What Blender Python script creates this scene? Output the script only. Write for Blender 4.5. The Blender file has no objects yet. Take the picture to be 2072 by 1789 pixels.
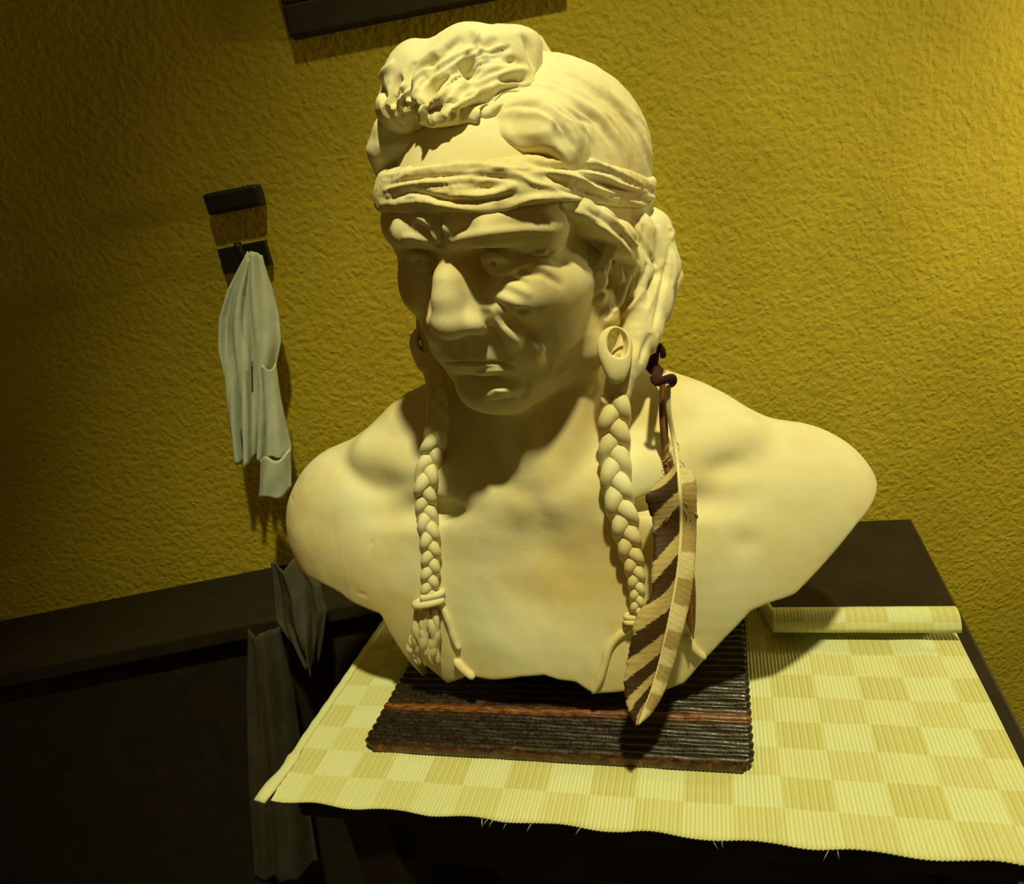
import bpy, bmesh, math, random
import numpy as np
from mathutils import Vector, Matrix
from mathutils.bvhtree import BVHTree

C = bpy.context.scene.collection
SC = bpy.context.scene
random.seed(7)

# ------------------------------------------------------------------ camera
PITCH, ROLL, FPX = math.radians(19.8), math.radians(11.2), 1435.0
F_ = np.array([0, math.cos(PITCH), -math.sin(PITCH)])
U0 = np.array([0, math.sin(PITCH), math.cos(PITCH)])
R0 = np.array([1.0, 0, 0])
R_ = math.cos(ROLL)*R0 - math.sin(ROLL)*U0
U_ = math.sin(ROLL)*R0 + math.cos(ROLL)*U0
cam_d = bpy.data.cameras.new('camera')
cam_d.sensor_width = 36.0
cam_d.sensor_fit = 'HORIZONTAL'
cam_d.lens = FPX/2072*36
cam_d.clip_start = 0.01
cam = bpy.data.objects.new('camera', cam_d)
C.objects.link(cam)
cam.matrix_world = Matrix(((R_[0], U_[0], -F_[0], 0), (R_[1], U_[1], -F_[1], 0), (R_[2], U_[2], -F_[2], 0), (0, 0, 0, 1)))
SC.camera = cam

# ------------------------------------------------------------------ world and lamp
w = bpy.data.worlds.new('room_dimness')
SC.world = w
w.use_nodes = True
w.node_tree.nodes['Background'].inputs[0].default_value = (0.56, 0.35, 0.07, 1)
w.node_tree.nodes['Background'].inputs[1].default_value = 0.125
# one shaded ceiling lamp, above and a little in front of the bust
ld = bpy.data.lights.new('ceiling_lamp', 'SPOT')
ld.energy = 208
ld.color = (1.0, 0.93, 0.44)
ld.shadow_soft_size = 0.055
ld.spot_size = math.radians(55)
ld.spot_blend = 0.8
lamp = bpy.data.objects.new('ceiling_lamp', ld)
lamp.location = (0.29, -0.38, 1.86)
lamp.rotation_euler = Vector((0.01, 0.63, -1.9)).to_track_quat('-Z', 'Y').to_euler()
C.objects.link(lamp)
# a second, weaker lamp on the right, close to the wall, out of the picture
l2 = bpy.data.lights.new('side_lamp', 'POINT')
l2.energy = 9.5
l2.color = (1.0, 0.86, 0.40)
l2.shadow_soft_size = 0.07
lamp2 = bpy.data.objects.new('side_lamp', l2)
lamp2.location = (1.12, 0.70, 0.02)
C.objects.link(lamp2)
SC.view_settings.view_transform = 'Standard'
SC.view_settings.look = 'None'
SC.view_settings.exposure = 0.0
SC.view_settings.gamma = 1.0

# ------------------------------------------------------------------ helpers
def ray(px, py):
    return F_ + (px-1036)/FPX*R_ + (894.5-py)/FPX*U_
def at_y(px, py, y):                 # point of a picture ray at world depth y (metres)
    d = ray(px, py)
    return Vector(d*(y/d[1]))
def at_z(px, py, z):
    d = ray(px, py)
    return Vector(d*(z/d[2]))

def tag(o, label=None, cat=None, group=None, kind=None):
    if label: o['label'] = label
    if cat: o['category'] = cat
    if group: o['group'] = group
    if kind: o['kind'] = kind
    return o
def empty(name, loc, rz=0.0):
    o = bpy.data.objects.new(name, None)
    o.empty_display_size = 0.05
    o.location = loc
    o.rotation_euler = (0, 0, rz)
    C.objects.link(o)
    bpy.context.view_layer.update()
    return o
def link(name, me, mat, parent=None, smooth=True):
    o = bpy.data.objects.new(name, me)
    if mat: me.materials.append(mat)
    if smooth: me.polygons.foreach_set('use_smooth', [True]*len(me.polygons))
    C.objects.link(o)
    if parent:
        o.parent = parent
        o.matrix_parent_inverse = parent.matrix_world.inverted()
    return o
def mesh_np(name, V, Q):
    me = bpy.data.meshes.new(name)
    n = len(Q)
    me.vertices.add(len(V)); me.vertices.foreach_set('co', np.asarray(V, np.float32).ravel())
    k = Q.shape[1]
    me.loops.add(n*k); me.loops.foreach_set('vertex_index', np.asarray(Q, np.int32).ravel())
    me.polygons.add(n); me.polygons.foreach_set('loop_start', np.arange(0, n*k, k, dtype=np.int32))
    me.update(calc_edges=True)
    me.validate()
    return me

# ------------------------------------------------------------------ materials
def mat_new(name):
    m = bpy.data.materials.new(name); m.use_nodes = True
    return m, m.node_tree, m.node_tree.nodes['Principled BSDF']
def noise(nt, scale, detail=4, rough=0.55, coord=None, dist=0.0):
    n = nt.nodes.new('ShaderNodeTexNoise')
    n.inputs['Scale'].default_value = scale; n.inputs['Detail'].default_value = detail
    n.inputs['Roughness'].default_value = rough; n.inputs['Distortion'].default_value = dist
    if coord: nt.links.new(coord, n.inputs['Vector'])
    return n
def ramp(nt, src, stops):
    r = nt.nodes.new('ShaderNodeValToRGB'); e = r.color_ramp.elements
    while len(e) < len(stops): e.new(0.5)
    for i, (p, c) in enumerate(stops):
        e[i].position = p; e[i].color = (*c, 1)
    nt.links.new(src, r.inputs[0])
    return r
def bump(nt, src, strength, dist, p, prev=None):
    b = nt.nodes.new('ShaderNodeBump'); b.inputs['Strength'].default_value = strength; b.inputs['Distance'].default_value = dist
    nt.links.new(src, b.inputs['Height'])
    if prev: nt.links.new(prev.outputs[0], b.inputs['Normal'])
    if p: nt.links.new(b.outputs[0], p.inputs['Normal'])
    return b
def geo(nt): return nt.nodes.new('ShaderNodeNewGeometry').outputs['Position']
def objc(nt): return nt.nodes.new('ShaderNodeTexCoord').outputs['Object']
def simple(name, col, rough=0.8, ns=40, amt=0.25, bs=0.3, bd=0.001, spec=0.3):
    m, nt, p = mat_new(name)
    n = noise(nt, ns, 5, coord=geo(nt))
    c0 = tuple(x*(1-amt) for x in col); c1 = tuple(min(1, x*(1+amt)) for x in col)
    r = ramp(nt, n.outputs[0], [(0.3, c0), (0.7, c1)])
    nt.links.new(r.outputs[0], p.inputs['Base Color'])
    p.inputs['Roughness'].default_value = rough
    p.inputs['Specular IOR Level'].default_value = spec
    bump(nt, n.outputs[0], bs, bd, p)
    return m

def clay_material():
    m, nt, p = mat_new('bisque_clay')
    g = geo(nt)
    n1 = noise(nt, 9, 4, 0.6, g, 0.3)
    n2 = noise(nt, 60, 5, 0.6, g)
    r = ramp(nt, n1.outputs[0], [(0.34, (0.74, 0.60, 0.29)), (0.48, (0.79, 0.71, 0.43)), (0.64, (0.82, 0.79, 0.55))])
    nt.links.new(r.outputs[0], p.inputs['Base Color'])
    p.inputs['Roughness'].default_value = 0.8
    p.inputs['Specular IOR Level'].default_value = 0.2
    b = bump(nt, n2.outputs[0], 0.22, 0.0015, None)
    n3 = noise(nt, 420, 3, 0.6, g)
    bump(nt, n3.outputs[0], 0.12, 0.0005, p, b)
    return m
CLAY = clay_material()

# ------------------------------------------------------------------ signed distance sculpting (millimetres)
class Frame:                                   # local axes -> world
    def __init__(s, M, t): s.M = np.array(M, float); s.t = np.array(t, float)
    def w(s, p): return s.M@np.asarray(p, float)+s.t
    def loc(s, P): return (P-s.t.astype(np.float32))@np.linalg.inv(s.M).T.astype(np.float32)
HEAD = Frame([[0.8329, -0.5513, 0.0494], [-0.5393, -0.8283, -0.152], [-0.1247, -0.1, 0.9872]], [29.7, 556.3, -35.3])
HEAD.M = np.linalg.svd(HEAD.M)[0]@np.linalg.svd(HEAD.M)[2]
TA = math.radians(17)
TORSO = Frame([[math.cos(TA), -math.sin(TA), 0], [-math.sin(TA), -math.cos(TA), 0], [0, 0, 1]], [32, 592, -16])
WORLD = Frame(np.eye(3), [0, 0, 0])

def rotm(ax, ay, az):
    return np.array(Matrix.Rotation(az, 3, 'Z')@Matrix.Rotation(ay, 3, 'Y')@Matrix.Rotation(ax, 3, 'X'))
def E(fr, c, r, rot=None):                     # ellipsoid
    A = fr.M@(rotm(*rot) if rot else np.eye(3)); c = fr.w(c); r = np.array(r, float)
    def f(P):
        q = (P-c.astype(np.float32))@A.astype(np.float32)
        k0 = np.sqrt(((q/r)**2).sum(1)); k1 = np.sqrt(((q/(r*r))**2).sum(1))+1e-9
        return k0*(k0-1)/k1
    ext = np.sqrt(((A*r)**2).sum(1))
    return f, c-ext, c+ext
def K(fr, a, b, ra, rb=None):                  # tapered capsule
    rb = ra if rb is None else rb
    a = fr.w(a).astype(np.float32); b = fr.w(b).astype(np.float32)
    ba = b-a; L = float(ba@ba)
    def f(P):
        pa = P-a
        h = np.clip(pa@ba/L, 0, 1)
        return np.sqrt(((pa-h[:, None]*ba)**2).sum(1))-(ra+(rb-ra)*h)
    r = max(ra, rb)
    return f, np.minimum(a, b)-r, np.maximum(a, b)+r
def smin(a, b, k):
    h = np.maximum(k-np.abs(a-b), 0)/k
    return np.minimum(a, b)-h*h*k*0.25
def smax(a, b, k):
    h = np.maximum(k-np.abs(a-b), 0)/k
    return np.maximum(a, b)+h*h*k*0.25
class Field:
    def __init__(s): s.ops = []; s.post = []
    def add(s, prim, k=5.0): s.ops.append(('u', prim, k)); return s
    def sub(s, prim, k=3.0): s.ops.append(('s', prim, k)); return s
    def chain(s, fr, pts, k=5.0):              # pts: (x,y,z,r)
        for a, b in zip(pts[:-1], pts[1:]): s.add(K(fr, a[:3], b[:3], a[3], b[3]), k)
        return s
    def __call__(s, P, thr=1e9):
        P = np.asarray(P, np.float32)
        d = np.full(len(P), 1e3, np.float32)
        for op, (f, lo, hi), k in s.ops:
            m = thr+1.9*k+12
            if m < 1e6:
                idx = np.nonzero(((P > lo-m) & (P < hi+m)).all(1))[0]
                if len(idx) == 0: continue
                v = f(P[idx]); cur = d[idx]
                d[idx] = smin(cur, v, k) if op == 'u' else smax(cur, -v, k)
            else:
                v = f(P); d = smin(d, v, k) if op == 'u' else smax(d, -v, k)
        for g in s.post: d = g(P, d)
        return d
    def bounds(s):
        lo = np.min([o[1][1] for o in s.ops if o[0] == 'u'], axis=0); hi = np.max([o[1][2] for o in s.ops if o[0] == 'u'], axis=0)
        return lo, hi

def polygonise(field, lo, hi, h, cf=5):
    lo = np.asarray(lo, float)-3*h; hi = np.asarray(hi, float)+3*h
    nc = np.ceil((hi-lo)/(h*cf)).astype(int)+1
    n = nc*cf
    def axes(n_, st, off): return [lo[i]+off+np.arange(n_[i])*st for i in range(3)]
    X = np.stack(np.meshgrid(*axes(nc, h*cf, h*(cf-1)/2), indexing='ij'), -1).reshape(-1, 3).astype(np.float32)
    dc = np.concatenate([field(X[i:i+400000], 60) for i in range(0, len(X), 400000)]).reshape(nc)
    near = np.abs(dc) < h*cf*1.9+2
    big = np.repeat(np.repeat(np.repeat(dc, cf, 0), cf, 1), cf, 2).astype(np.float32)
    nb = np.argwhere(near)
    off = np.stack(np.meshgrid(*[np.arange(cf)]*3, indexing='ij'), -1).reshape(-1, 3)
    for s in range(0, len(nb), 4000):
        I = (nb[s:s+4000, None, :]*cf+off[None]).reshape(-1, 3)
        P = (lo+I*h).astype(np.float32)
        big[I[:, 0], I[:, 1], I[:, 2]] = field(P, 3*h*cf)
    S = big < 0
    nx, ny, nz = S.shape
    cnt = np.zeros((nx-1, ny-1, nz-1), np.int8)
    cs = [(i, j, k) for i in (0, 1) for j in (0, 1) for k in (0, 1)]
    for i, j, k in cs: cnt += S[i:nx-1+i, j:ny-1+j, k:nz-1+k]
    act = (cnt > 0) & (cnt < 8)
    cell = np.argwhere(act)
    vid = np.full(act.shape, -1, np.int32); vid[act] = np.arange(len(cell))
    val = {c: big[cell[:, 0]+c[0], cell[:, 1]+c[1], cell[:, 2]+c[2]] for c in cs}
    acc = np.zeros((len(cell), 3)); cn = np.zeros(len(cell))
    for c in cs:
        for ax in range(3):
            if c[ax]: continue
            e = list(c); e[ax] = 1; e = tuple(e)
            a, b = val[c], val[e]
            m = (a < 0) != (b < 0)
            t = np.where(m, a/np.where(m, a-b, 1), 0)
            p = np.tile(np.array(c, float), (len(cell), 1)); p[:, ax] += t
            acc[m] += p[m]; cn[m] += 1
    V = lo+(cell+acc/cn[:, None])*h
    Q = []
    for ax in range(3):
        u, v = [(1, 2), (2, 0), (0, 1)][ax]
        sh = [slice(0, None)]*3; a = S[tuple(slice(0, S.shape[i]-1) if i == ax else slice(None) for i in range(3))]
        b = S[tuple(slice(1, None) if i == ax else slice(None) for i in range(3))]
        idx = np.argwhere(a != b)
        ok = (idx[:, u] > 0) & (idx[:, v] > 0) & (idx[:, u] < S.shape[u]-1) & (idx[:, v] < S.shape[v]-1)
        idx = idx[ok]
        inside = a[idx[:, 0], idx[:, 1], idx[:, 2]]
        def g(du, dv):
            t = idx.copy(); t[:, u] -= du; t[:, v] -= dv
            return vid[t[:, 0], t[:, 1], t[:, 2]]
        q = np.stack([g(1, 1), g(0, 1), g(0, 0), g(1, 0)], 1)
        q[~inside] = q[~inside][:, ::-1]
        Q.append(q)
    Q = np.concatenate(Q); Q = Q[(Q >= 0).all(1)]
    return V, Q
def normals(V, Q):
    n = np.cross(V[Q[:, 2]]-V[Q[:, 0]], V[Q[:, 3]]-V[Q[:, 1]])
    N = np.zeros_like(V)
    for i in range(4):
        for k in range(3): N[:, k] += np.bincount(Q[:, i], n[:, k], len(V))
    return N/(np.linalg.norm(N, axis=1)[:, None]+1e-12)
def relax(V, Q, it=2, lam=0.5):
    n = len(V); deg = np.zeros(n)
    E_ = np.concatenate([Q[:, [i, (i+1) % 4]] for i in range(4)])
    deg = np.bincount(E_[:, 0], minlength=n)+np.bincount(E_[:, 1], minlength=n)
    for _ in range(it):
        S = np.zeros_like(V)
        for k in range(3):
            S[:, k] = np.bincount(E_[:, 0], V[E_[:, 1], k], n)+np.bincount(E_[:, 1], V[E_[:, 0], k], n)
        V = V+(S/deg[:, None]-V)*lam
    return V
def spline(pts, step):
    P = [np.array(p, float) for p in pts]
    if len(P) == 2:
        n = max(2, int(np.linalg.norm(P[1]-P[0])/step)); return np.array([P[0]+(P[1]-P[0])*t for t in np.linspace(0, 1, n)])
    P = [2*P[0]-P[1]]+P+[2*P[-1]-P[-2]]; out = []
    for i in range(1, len(P)-2):
        p0, p1, p2, p3 = P[i-1:i+3]
        n = max(2, int(np.linalg.norm(p2-p1)/step))
        for t in np.arange(n)/n:
            out.append(0.5*((2*p1)+(-p0+p2)*t+(2*p0-5*p1+4*p2-p3)*t*t+(-p0+3*p1-3*p2+p3)*t**3))
    out.append(P[-2])
    return np.array(out)
def fnoise(P, s, seed=0):                      # cheap smooth noise, P in mm, s wavelength
    r = np.random.RandomState(seed); out = np.zeros(len(P))
    for i in range(22):
        k = r.normal(size=3); k = k/np.linalg.norm(k)*2*math.pi/s*r.uniform(0.6, 1.5)
        out += np.sin(P@k+r.uniform(0, 6.28))
    return out/6.0
class Sculpt:                                  # mesh + brush strokes drawn along the picture rays onto its surface
    def __init__(s, V, Q):
        s.V = V; s.Q = Q; s.N = normals(V, Q); s.refresh()
    def refresh(s):
        s.bvh = BVHTree.FromPolygons([tuple(v) for v in s.V], [tuple(q) for q in s.Q], epsilon=0.0)
        s.D = np.zeros(len(s.V))
        ordx = np.argsort(s.V[:, 0]); s.ord = ordx; s.sx = s.V[ordx, 0]
    def hit(s, px, py):
        d = Vector(ray(px, py)).normalized()
        h = s.bvh.ray_cast(Vector((0, 0, 0)), d)
        return np.array(h[0]) if h[0] else None
    def stroke(s, pts, wid, hgt, taper=True, jitter=0.0, wfn=None, sharp=2.0):
        px = spline(pts, 4.0)
        S = []
        for i, p in enumerate(px):
            h = s.hit(p[0], p[1])
            if h is not None: S.append((h, i/max(1, len(px)-1)))
        s.path([a for a, _ in S], [b for _, b in S], wid, hgt, taper, jitter, sharp)
    def path(s, S, T, wid, hgt, taper=True, jitter=0.0, sharp=2.0):
        if len(S) < 2: return
        S = np.array(S); T = np.array(T); R = wid*2.3
        a, b = np.searchsorted(s.sx, [S[:, 0].min()-R, S[:, 0].max()+R])
        ix = s.ord[a:b]; P = s.V[ix]
        m = ((P > S.min(0)-R) & (P < S.max(0)+R)).all(1); ix = ix[m]; P = P[m]
        if len(ix) == 0: return
        best = np.full(len(P), 1e9); bt = np.zeros(len(P))
        for i in range(len(S)-1):
            A, B = S[i], S[i+1]; ba = B-A; L = ba@ba+1e-9
            if L > 400: continue
            near = (np.abs(P-A) < R+8).all(1)
            if not near.any(): continue
            pa = P[near]-A; h = np.clip(pa@ba/L, 0, 1)
            d = ((pa-h[:, None]*ba)**2).sum(1)
            bb = best[near]; mm = d < bb
            bb[mm] = d[mm]; best[near] = bb
            tt = bt[near]; tt[mm] = (T[i]+(T[i+1]-T[i])*h)[mm]; bt[near] = tt
        d = np.sqrt(best); env = np.sin(np.pi*np.clip(bt, 0, 1))**(0.5 if wid < 3 else 1.0 if wid < 6 else 1.6) if taper else np.clip(np.minimum(bt, 1-bt)*12+0.3, 0, 1)
        if jitter: env = env*(1+jitter*fnoise(P, wid*5, int(wid*100)))
        s.D[ix] += hgt*env*np.exp(-(d/wid)**sharp)
    def bake(s, noise_amt=0.0, scale=10):
        D = s.D
        if noise_amt: D = D+noise_amt*fnoise(s.V, scale, 3)+0.5*noise_amt*fnoise(s.V, scale*0.45, 5)
        s.V = s.V+s.N*D[:, None]; s.N = normals(s.V, s.Q); s.D = np.zeros(len(s.V))
    def mesh(s, name): return mesh_np(name, s.V/1000, s.Q)
def trace(field, px, py, t0=350.0, t1=900.0):
    d = ray(px, py); d = d/np.linalg.norm(d); t = t0
    for _ in range(120):
        v = float(field((d*t)[None].astype(np.float32))[0])
        if v < 0.2: return d*t
        t += max(v*0.8, 0.2)
        if t > t1: return None
    return None
# ------------------------------------------------------------------ the bust: one continuous body
H, T = HEAD, TORSO
def build_torso():
    f = Field()
    f.add(E(T, (0, -2, -340), (178, 82, 200)), 1)
    f.add(E(T, (0, -8, -235), (150, 62, 66)), 30)
    f.add(E(T, (0, 40, -390), (150, 62, 90)), 40)
    for s in (-1, 1):
        up, out = (15, 12) if s < 0 else (0, 0)                  # this shoulder is held a little higher
        f.add(E(T, (s*84, 28, -304), (92, 50, 88)), 34)          # pectoral
        f.add(E(T, (s*(204+out), -4, -282+up), (64, 56, 66)), 36)         # shoulder
        f.add(E(T, (s*(206+out), 4, -335+up), (52, 50, 80)), 34)          # upper arm
        f.add(E(T, (s*140, 22, -330), (60, 56, 90)), 34)
        f.add(E(T, (s*172, 24, -330), (52, 44, 100)), 30)
        f.add(K(T, (s*20, -26, -150), (s*120, -18, -214+up*1.5), 42, 36), 34)   # trapezius
        f.add(K(T, (s*120, -14, -214+up*1.5), (s*(188+out), -6, -256+up*1.6), 36, 38), 30)
        f.add(E(T, (s*60, 34, -245), (60, 32, 30)), 30)
        f.add(K(T, (s*16, 62, -232), (s*80, 50, -214+up*.5), 8, 8), 22)  # collar bone
        f.add(K(T, (s*80, 50, -214+up*.5), (s*165, 18, -206+up), 8, 8), 26)
        f.sub(E(T, (s*108, 64, -240+up*.5), (46, 8, 8)), 14)
    return f
def build_head(g):
    g.add(K(WORLD, H.w((0, -22, -50)), T.w((0, -8, -215)), 56, 58), 26)   # neck
    for s in (-1, 1):
        g.add(K(WORLD, H.w((s*54, -18, -66)), T.w((s*14, 62, -226)), 13, 9), 14)
    g.add(K(WORLD, H.w((0, 30, -108)), T.w((0, 54, -205)), 15, 16), 16)
    # skull
    g.add(E(H, (0, -30, 36), (78, 112, 76)), 20)
    g.add(E(H, (0, 24, 34), (67, 69, 50)), 14)
    g.add(E(H, (0, 24, -38), (61, 57, 72)), 18)
    g.add(E(H, (0, 38, -74), (45, 38, 46)), 16)
    for s in (-1, 1):
        g.add(E(H, (s*45, 44, -24), (24, 33, 26)), 18)           # cheek bone
        g.add(K(H, (s*56, 34, -26), (s*62, 0, -26), 14, 12), 18)
        g.add(K(H, (s*14, 50, -108), (s*56, 6, -84), 14, 15), 14)  # jaw
        g.add(K(H, (s*57, 6, -84), (s*66, -6, -44), 15, 12), 14)
        g.add(E(H, (s*50, 26, -52), (16, 28, 30)), 16)
        g.add(K(H, (s*3, 84, 21), (s*30, 83, 21), 9, 10.5), 8)      # brow
        g.add(E(H, (s*9, 85, 28), (9, 8, 9)), 6)
        g.add(K(H, (s*30, 83, 21), (s*57, 58, 19), 10.5, 11), 8)
        g.add(E(H, (s*50, 48, 24), (20, 22, 26)), 14)
        g.add(K(H, (s*52, 56, 12), (s*52, 58, -14), 9, 9), 8)    # outer rim of the socket
    g.add(E(H, (0, 58.5, -102), (26, 21, 19)), 11)                 # chin
    g.add(E(H, (0, 60, -62), (33, 26, 26)), 12)
    for s in (-1, 1):
        g.sub(E(H, (s*29, 88, 0), (15, 18, 10.5)), 7)            # eye socket
        g.sub(E(H, (s*22, 88, -5), (8, 14, 8)), 6)
        g.add(E(H, (s*34, 66, -27), (19, 19, 14)), 9)
        g.add(E(H, (s*30, 66, -1), (14.5, 13, 13)), 3)           # eyeball
        g.chain(H, [(s*17, 74, -2, 2.0), (s*24, 79.5, 3.5, 2.6), (s*33, 79.5, 4.5, 2.8), (s*43, 71, 0, 2.6)], 2)
        g.chain(H, [(s*17, 74, -3, 1.6), (s*24, 77, -6.2, 2.0), (s*33, 77, -7, 2.2), (s*42.5, 71, -2, 2.2)], 2)
    # nose
    g.chain(H, [(0, 80, 14, 8), (0, 82, 4, 7.2), (0, 92.5, -9, 8.2), (0, 96, -20, 9.4), (0, 96, -32, 12.5)], 6)
    g.add(E(H, (0, 96, -37), (12.5, 13, 10.5)), 6)
    for s in (-1, 1):
        g.add(E(H, (s*15.5, 86, -38), (9, 12.5, 9)), 6)
        g.add(K(H, (s*6, 84, -8), (s*14, 82, -26), 7, 8), 8)
        g.sub(E(H, (s*8, 92, -49.5), (4, 6, 4)), 3)
        g.chain(H, [(s*21, 76, -36, 7), (s*30, 71, -52, 7.5), (s*36, 60, -70, 7.5), (s*35, 50, -90, 7)], 10)
    g.add(K(H, (0, 84, -48), (0, 79, -62), 5, 9), 8)
    # lips
    g.chain(H, [(-26, 67, -74, 5), (-10, 77, -67.5, 6), (0, 79.5, -67, 6), (10, 77, -67.5, 6), (26, 67, -74, 5)], 7)
    g.chain(H, [(-22, 67, -81, 4.5), (-8, 75, -78, 5), (8, 75, -78, 5), (22, 67, -81, 4.5)], 6)
    g.sub(E(H, (0, 81, -90), (20, 9, 5.5)), 8)
    g.sub(E(H, (0, 89, -57), (2.5, 3, 7)), 4)
    dz = -22
    for s in (-1, 1):                                            # ears
        g.add(E(H, (s*70, -6, -16+dz), (8, 15, 24)), 5)
        g.chain(H, [(s*75, 10, -14+dz, 4), (s*78, 12, 0+dz, 4.5), (s*81, 4, 12+dz, 4.8), (s*83, -10, 13+dz, 5), (s*84, -20, 2+dz, 4.8), (s*82, -20, -16+dz, 4.6), (s*78, -11, -32+dz, 5)], 3)
        g.add(E(H, (s*75, -1, -41+dz), (6.5, 10, 9)), 4)
        g.sub(E(H, (s*82, -4, -15+dz), (7, 8, 12)), 4)
        g.chain(H, [(s*79, -3, 6+dz, 2.5), (s*81, -12, 0+dz, 2.8), (s*81, -12, -16+dz, 2.6)], 3)
        g.add(E(H, (s*73, 9, -20+dz), (5, 5, 7)), 4)
    return g
CUT_PX = [(575, 1110), (598, 1142), (640, 1178), (690, 1206), (706, 1220), (770, 1246), (792, 1290), (835, 1330), (862, 1378), (905, 1386),
          (945, 1372), (1000, 1380), (1050, 1374), (1100, 1370), (1130, 1380), (1165, 1384), (1200, 1408), (1250, 1405), (1300, 1398), (1340, 1402), (1385, 1386),
          (1425, 1340), (1455, 1308), (1500, 1262), (1520, 1240), (1556, 1225)]
def cut_curve(field):
    pts = []
    for px, py in CUT_PX:
        h = trace(field, px, py)
        if h is None: continue
        q = T.loc(h[None].astype(np.float32))[0]; pts.append((q[0], q[2]))
    pts.sort()
    x1, z1 = pts[-1]
    pts += [(x1+20, z1+4), (x1+45, z1+24), (x1+70, z1+46), (x1+100, z1+64)]
    pts = [(-400, pts[0][1]+30)]+pts
    return np.array(pts)
def cutter(field_outer, curve):
    xs, zs = curve[:, 0], curve[:, 1]
    def g(P, d):
        q = T.loc(P)
        cz = np.interp(q[:, 0], xs, zs)
        m = q[:, 2] < -150
        if m.any():
            d = d.copy()
            hollow = np.maximum(d[m]+11, -1e3)
            # shell: open underneath, walls 11 mm thick
            cap = q[m, 2]+262
            dd = smax(d[m], -smax(hollow, cap, 8), 2)
            d[m] = smax(dd, (cz[m]-q[m, 2])*0.8, 3.5)
        return d
    return g
def build_body():
    tf = build_torso()
    cv = cut_curve(tf)
    f = build_head(tf)
    f.post.append(cutter(None, cv))
    return f, cv
# ------------------------------------------------------------------ hair, quiff, band, earrings
def Mw(px, py, y): return tuple(np.array(at_y(px, py, y))*1000)
EDGE_Z = [-90, -66, -45, -28, -8, 6, 20, 30, 36, 46, 54, 60, 66, 74, 83, 100, 120]
EDGE_Y = [-14, -14, -20, -14, 8, 23, 42, 58, 60, 44, 48, 52, 57, 58, 50, 42, 40]
def hair_core(f, g=0.0):
    f.add(E(H, (0, -30, 37), (81+g, 113+g, 80+g)), 10)
    f.add(E(H, (0, -58, 36), (87+g, 96+g, 78+g)), 12)
    f.add(E(H, (0, -58, -6), (80+g, 78+g, 60+g)), 20)
def build_hair():
    f = Field()
    hair_core(f)
    for s in (-1, 1):
        f.add(E(H, (s*48, 30, 62), (28, 40, 30)), 12)
        f.chain(H, [(s*62, 56, 28, 9), (s*68, 34, 20, 12), (s*76, 12, 6, 12), (s*82, -8, -8, 12), (s*80, -26, -30, 12)], 8)
    def post(P, d):
        q = H.loc(P); x, y, z = q[:, 0], q[:, 1], q[:, 2]
        edge = np.interp(z, EDGE_Z, EDGE_Y)+2.2*np.sin(z*0.31)*(z < 34)
        return smax(d, y-edge, 5)
    f.post.append(post)
    g = Field()      # the gathered lengths that run behind the ears and down to the plaits
    g.ops = []
    L = [(1308, 475, .58, 21), (1330, 540, .572, 17), (1318, 610, .555, 15), (1296, 670, .54, 15), (1268, 735, .527, 13), (1250, 790, .518, 11)]
    g.chain(WORLD, [(*Mw(a, b, y), r) for a, b, y, r in L], 8)
    L = [(1342, 458, .60, 5), (1362, 560, .592, 7), (1345, 640, .575, 6)]
    g.chain(WORLD, [(*Mw(a, b, y), r) for a, b, y, r in L], 6)
    L = [(1285, 470, .555, 15), (1292, 560, .548, 10), (1280, 620, .54, 10)]
    g.chain(WORLD, [(*Mw(a, b, y), r) for a, b, y, r in L], 8)
    L = [(866, 560, .63, 12), (872, 660, .612, 11), (880, 740, .597, 9.5), (884, 790, .59, 9)]
    g.chain(WORLD, [(*Mw(a, b, y), r) for a, b, y, r in L], 8)
    L = [(815, 235, .535, 9), (785, 265, .54, 9), (768, 305, .545, 8), (772, 345, .55, 6)]
    g.chain(WORLD, [(*Mw(a, b, y), r) for a, b, y, r in L], 6)
    def post2(P, d): return smin(d, g(P), 7)
    f.post.append(post2)
    blo, bhi = g.bounds()
    lo, hi = f.bounds()
    f.bb = (np.minimum(lo, blo), np.maximum(hi, bhi))
    return f
Mw_ = Mw
def build_quiff():
    f = Field(); W = WORLD
    Mw = lambda a, b, y: Mw_(a, b, y+.013)
    f.add(E(W, Mw(880, 192, .515), (41, 38, 21), (0, -0.12, 0)), 6)
    f.add(E(W, Mw(985, 160, .53), (39, 44, 25), (0, -0.1, 0)), 12)
    f.add(E(W, Mw(1000, 108, .54), (33, 44, 14)), 12)
    f.add(E(W, Mw(935, 108, .53), (20, 34, 11), (0, -0.4, 0)), 8)
    f.add(E(W, Mw(835, 150, .525), (22, 34, 18), (0, -0.7, 0)), 10)
    f.add(K(W, Mw(870, 222, .472), Mw(995, 214, .482), 10.5, 9.5), 10)
    f.add(K(W, Mw(1010, 175, .492), Mw(1082, 186, .50), 9, 5), 8)
    f.add(K(W, Mw(1082, 90, .57), Mw(1104, 118, .575), 7, 6), 6)
    f.add(E(W, Mw(900, 130, .52), (29, 34, 14), (0, -0.55, 0)), 10)
    f.add(E(W, Mw(985, 200, .515), (32, 34, 16), (0, -0.15, 0)), 10)
    f.add(E(W, Mw(830, 222, .51), (17, 24, 12)), 10)
    return f
BAND_Y = [-160, -60, -24, 7, 60, 90]
BAND_C = [2, 14, 25, 34, 48, 49]
BAND_H = [9, 11, 13, 14.5, 14.5, 14]
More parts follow.
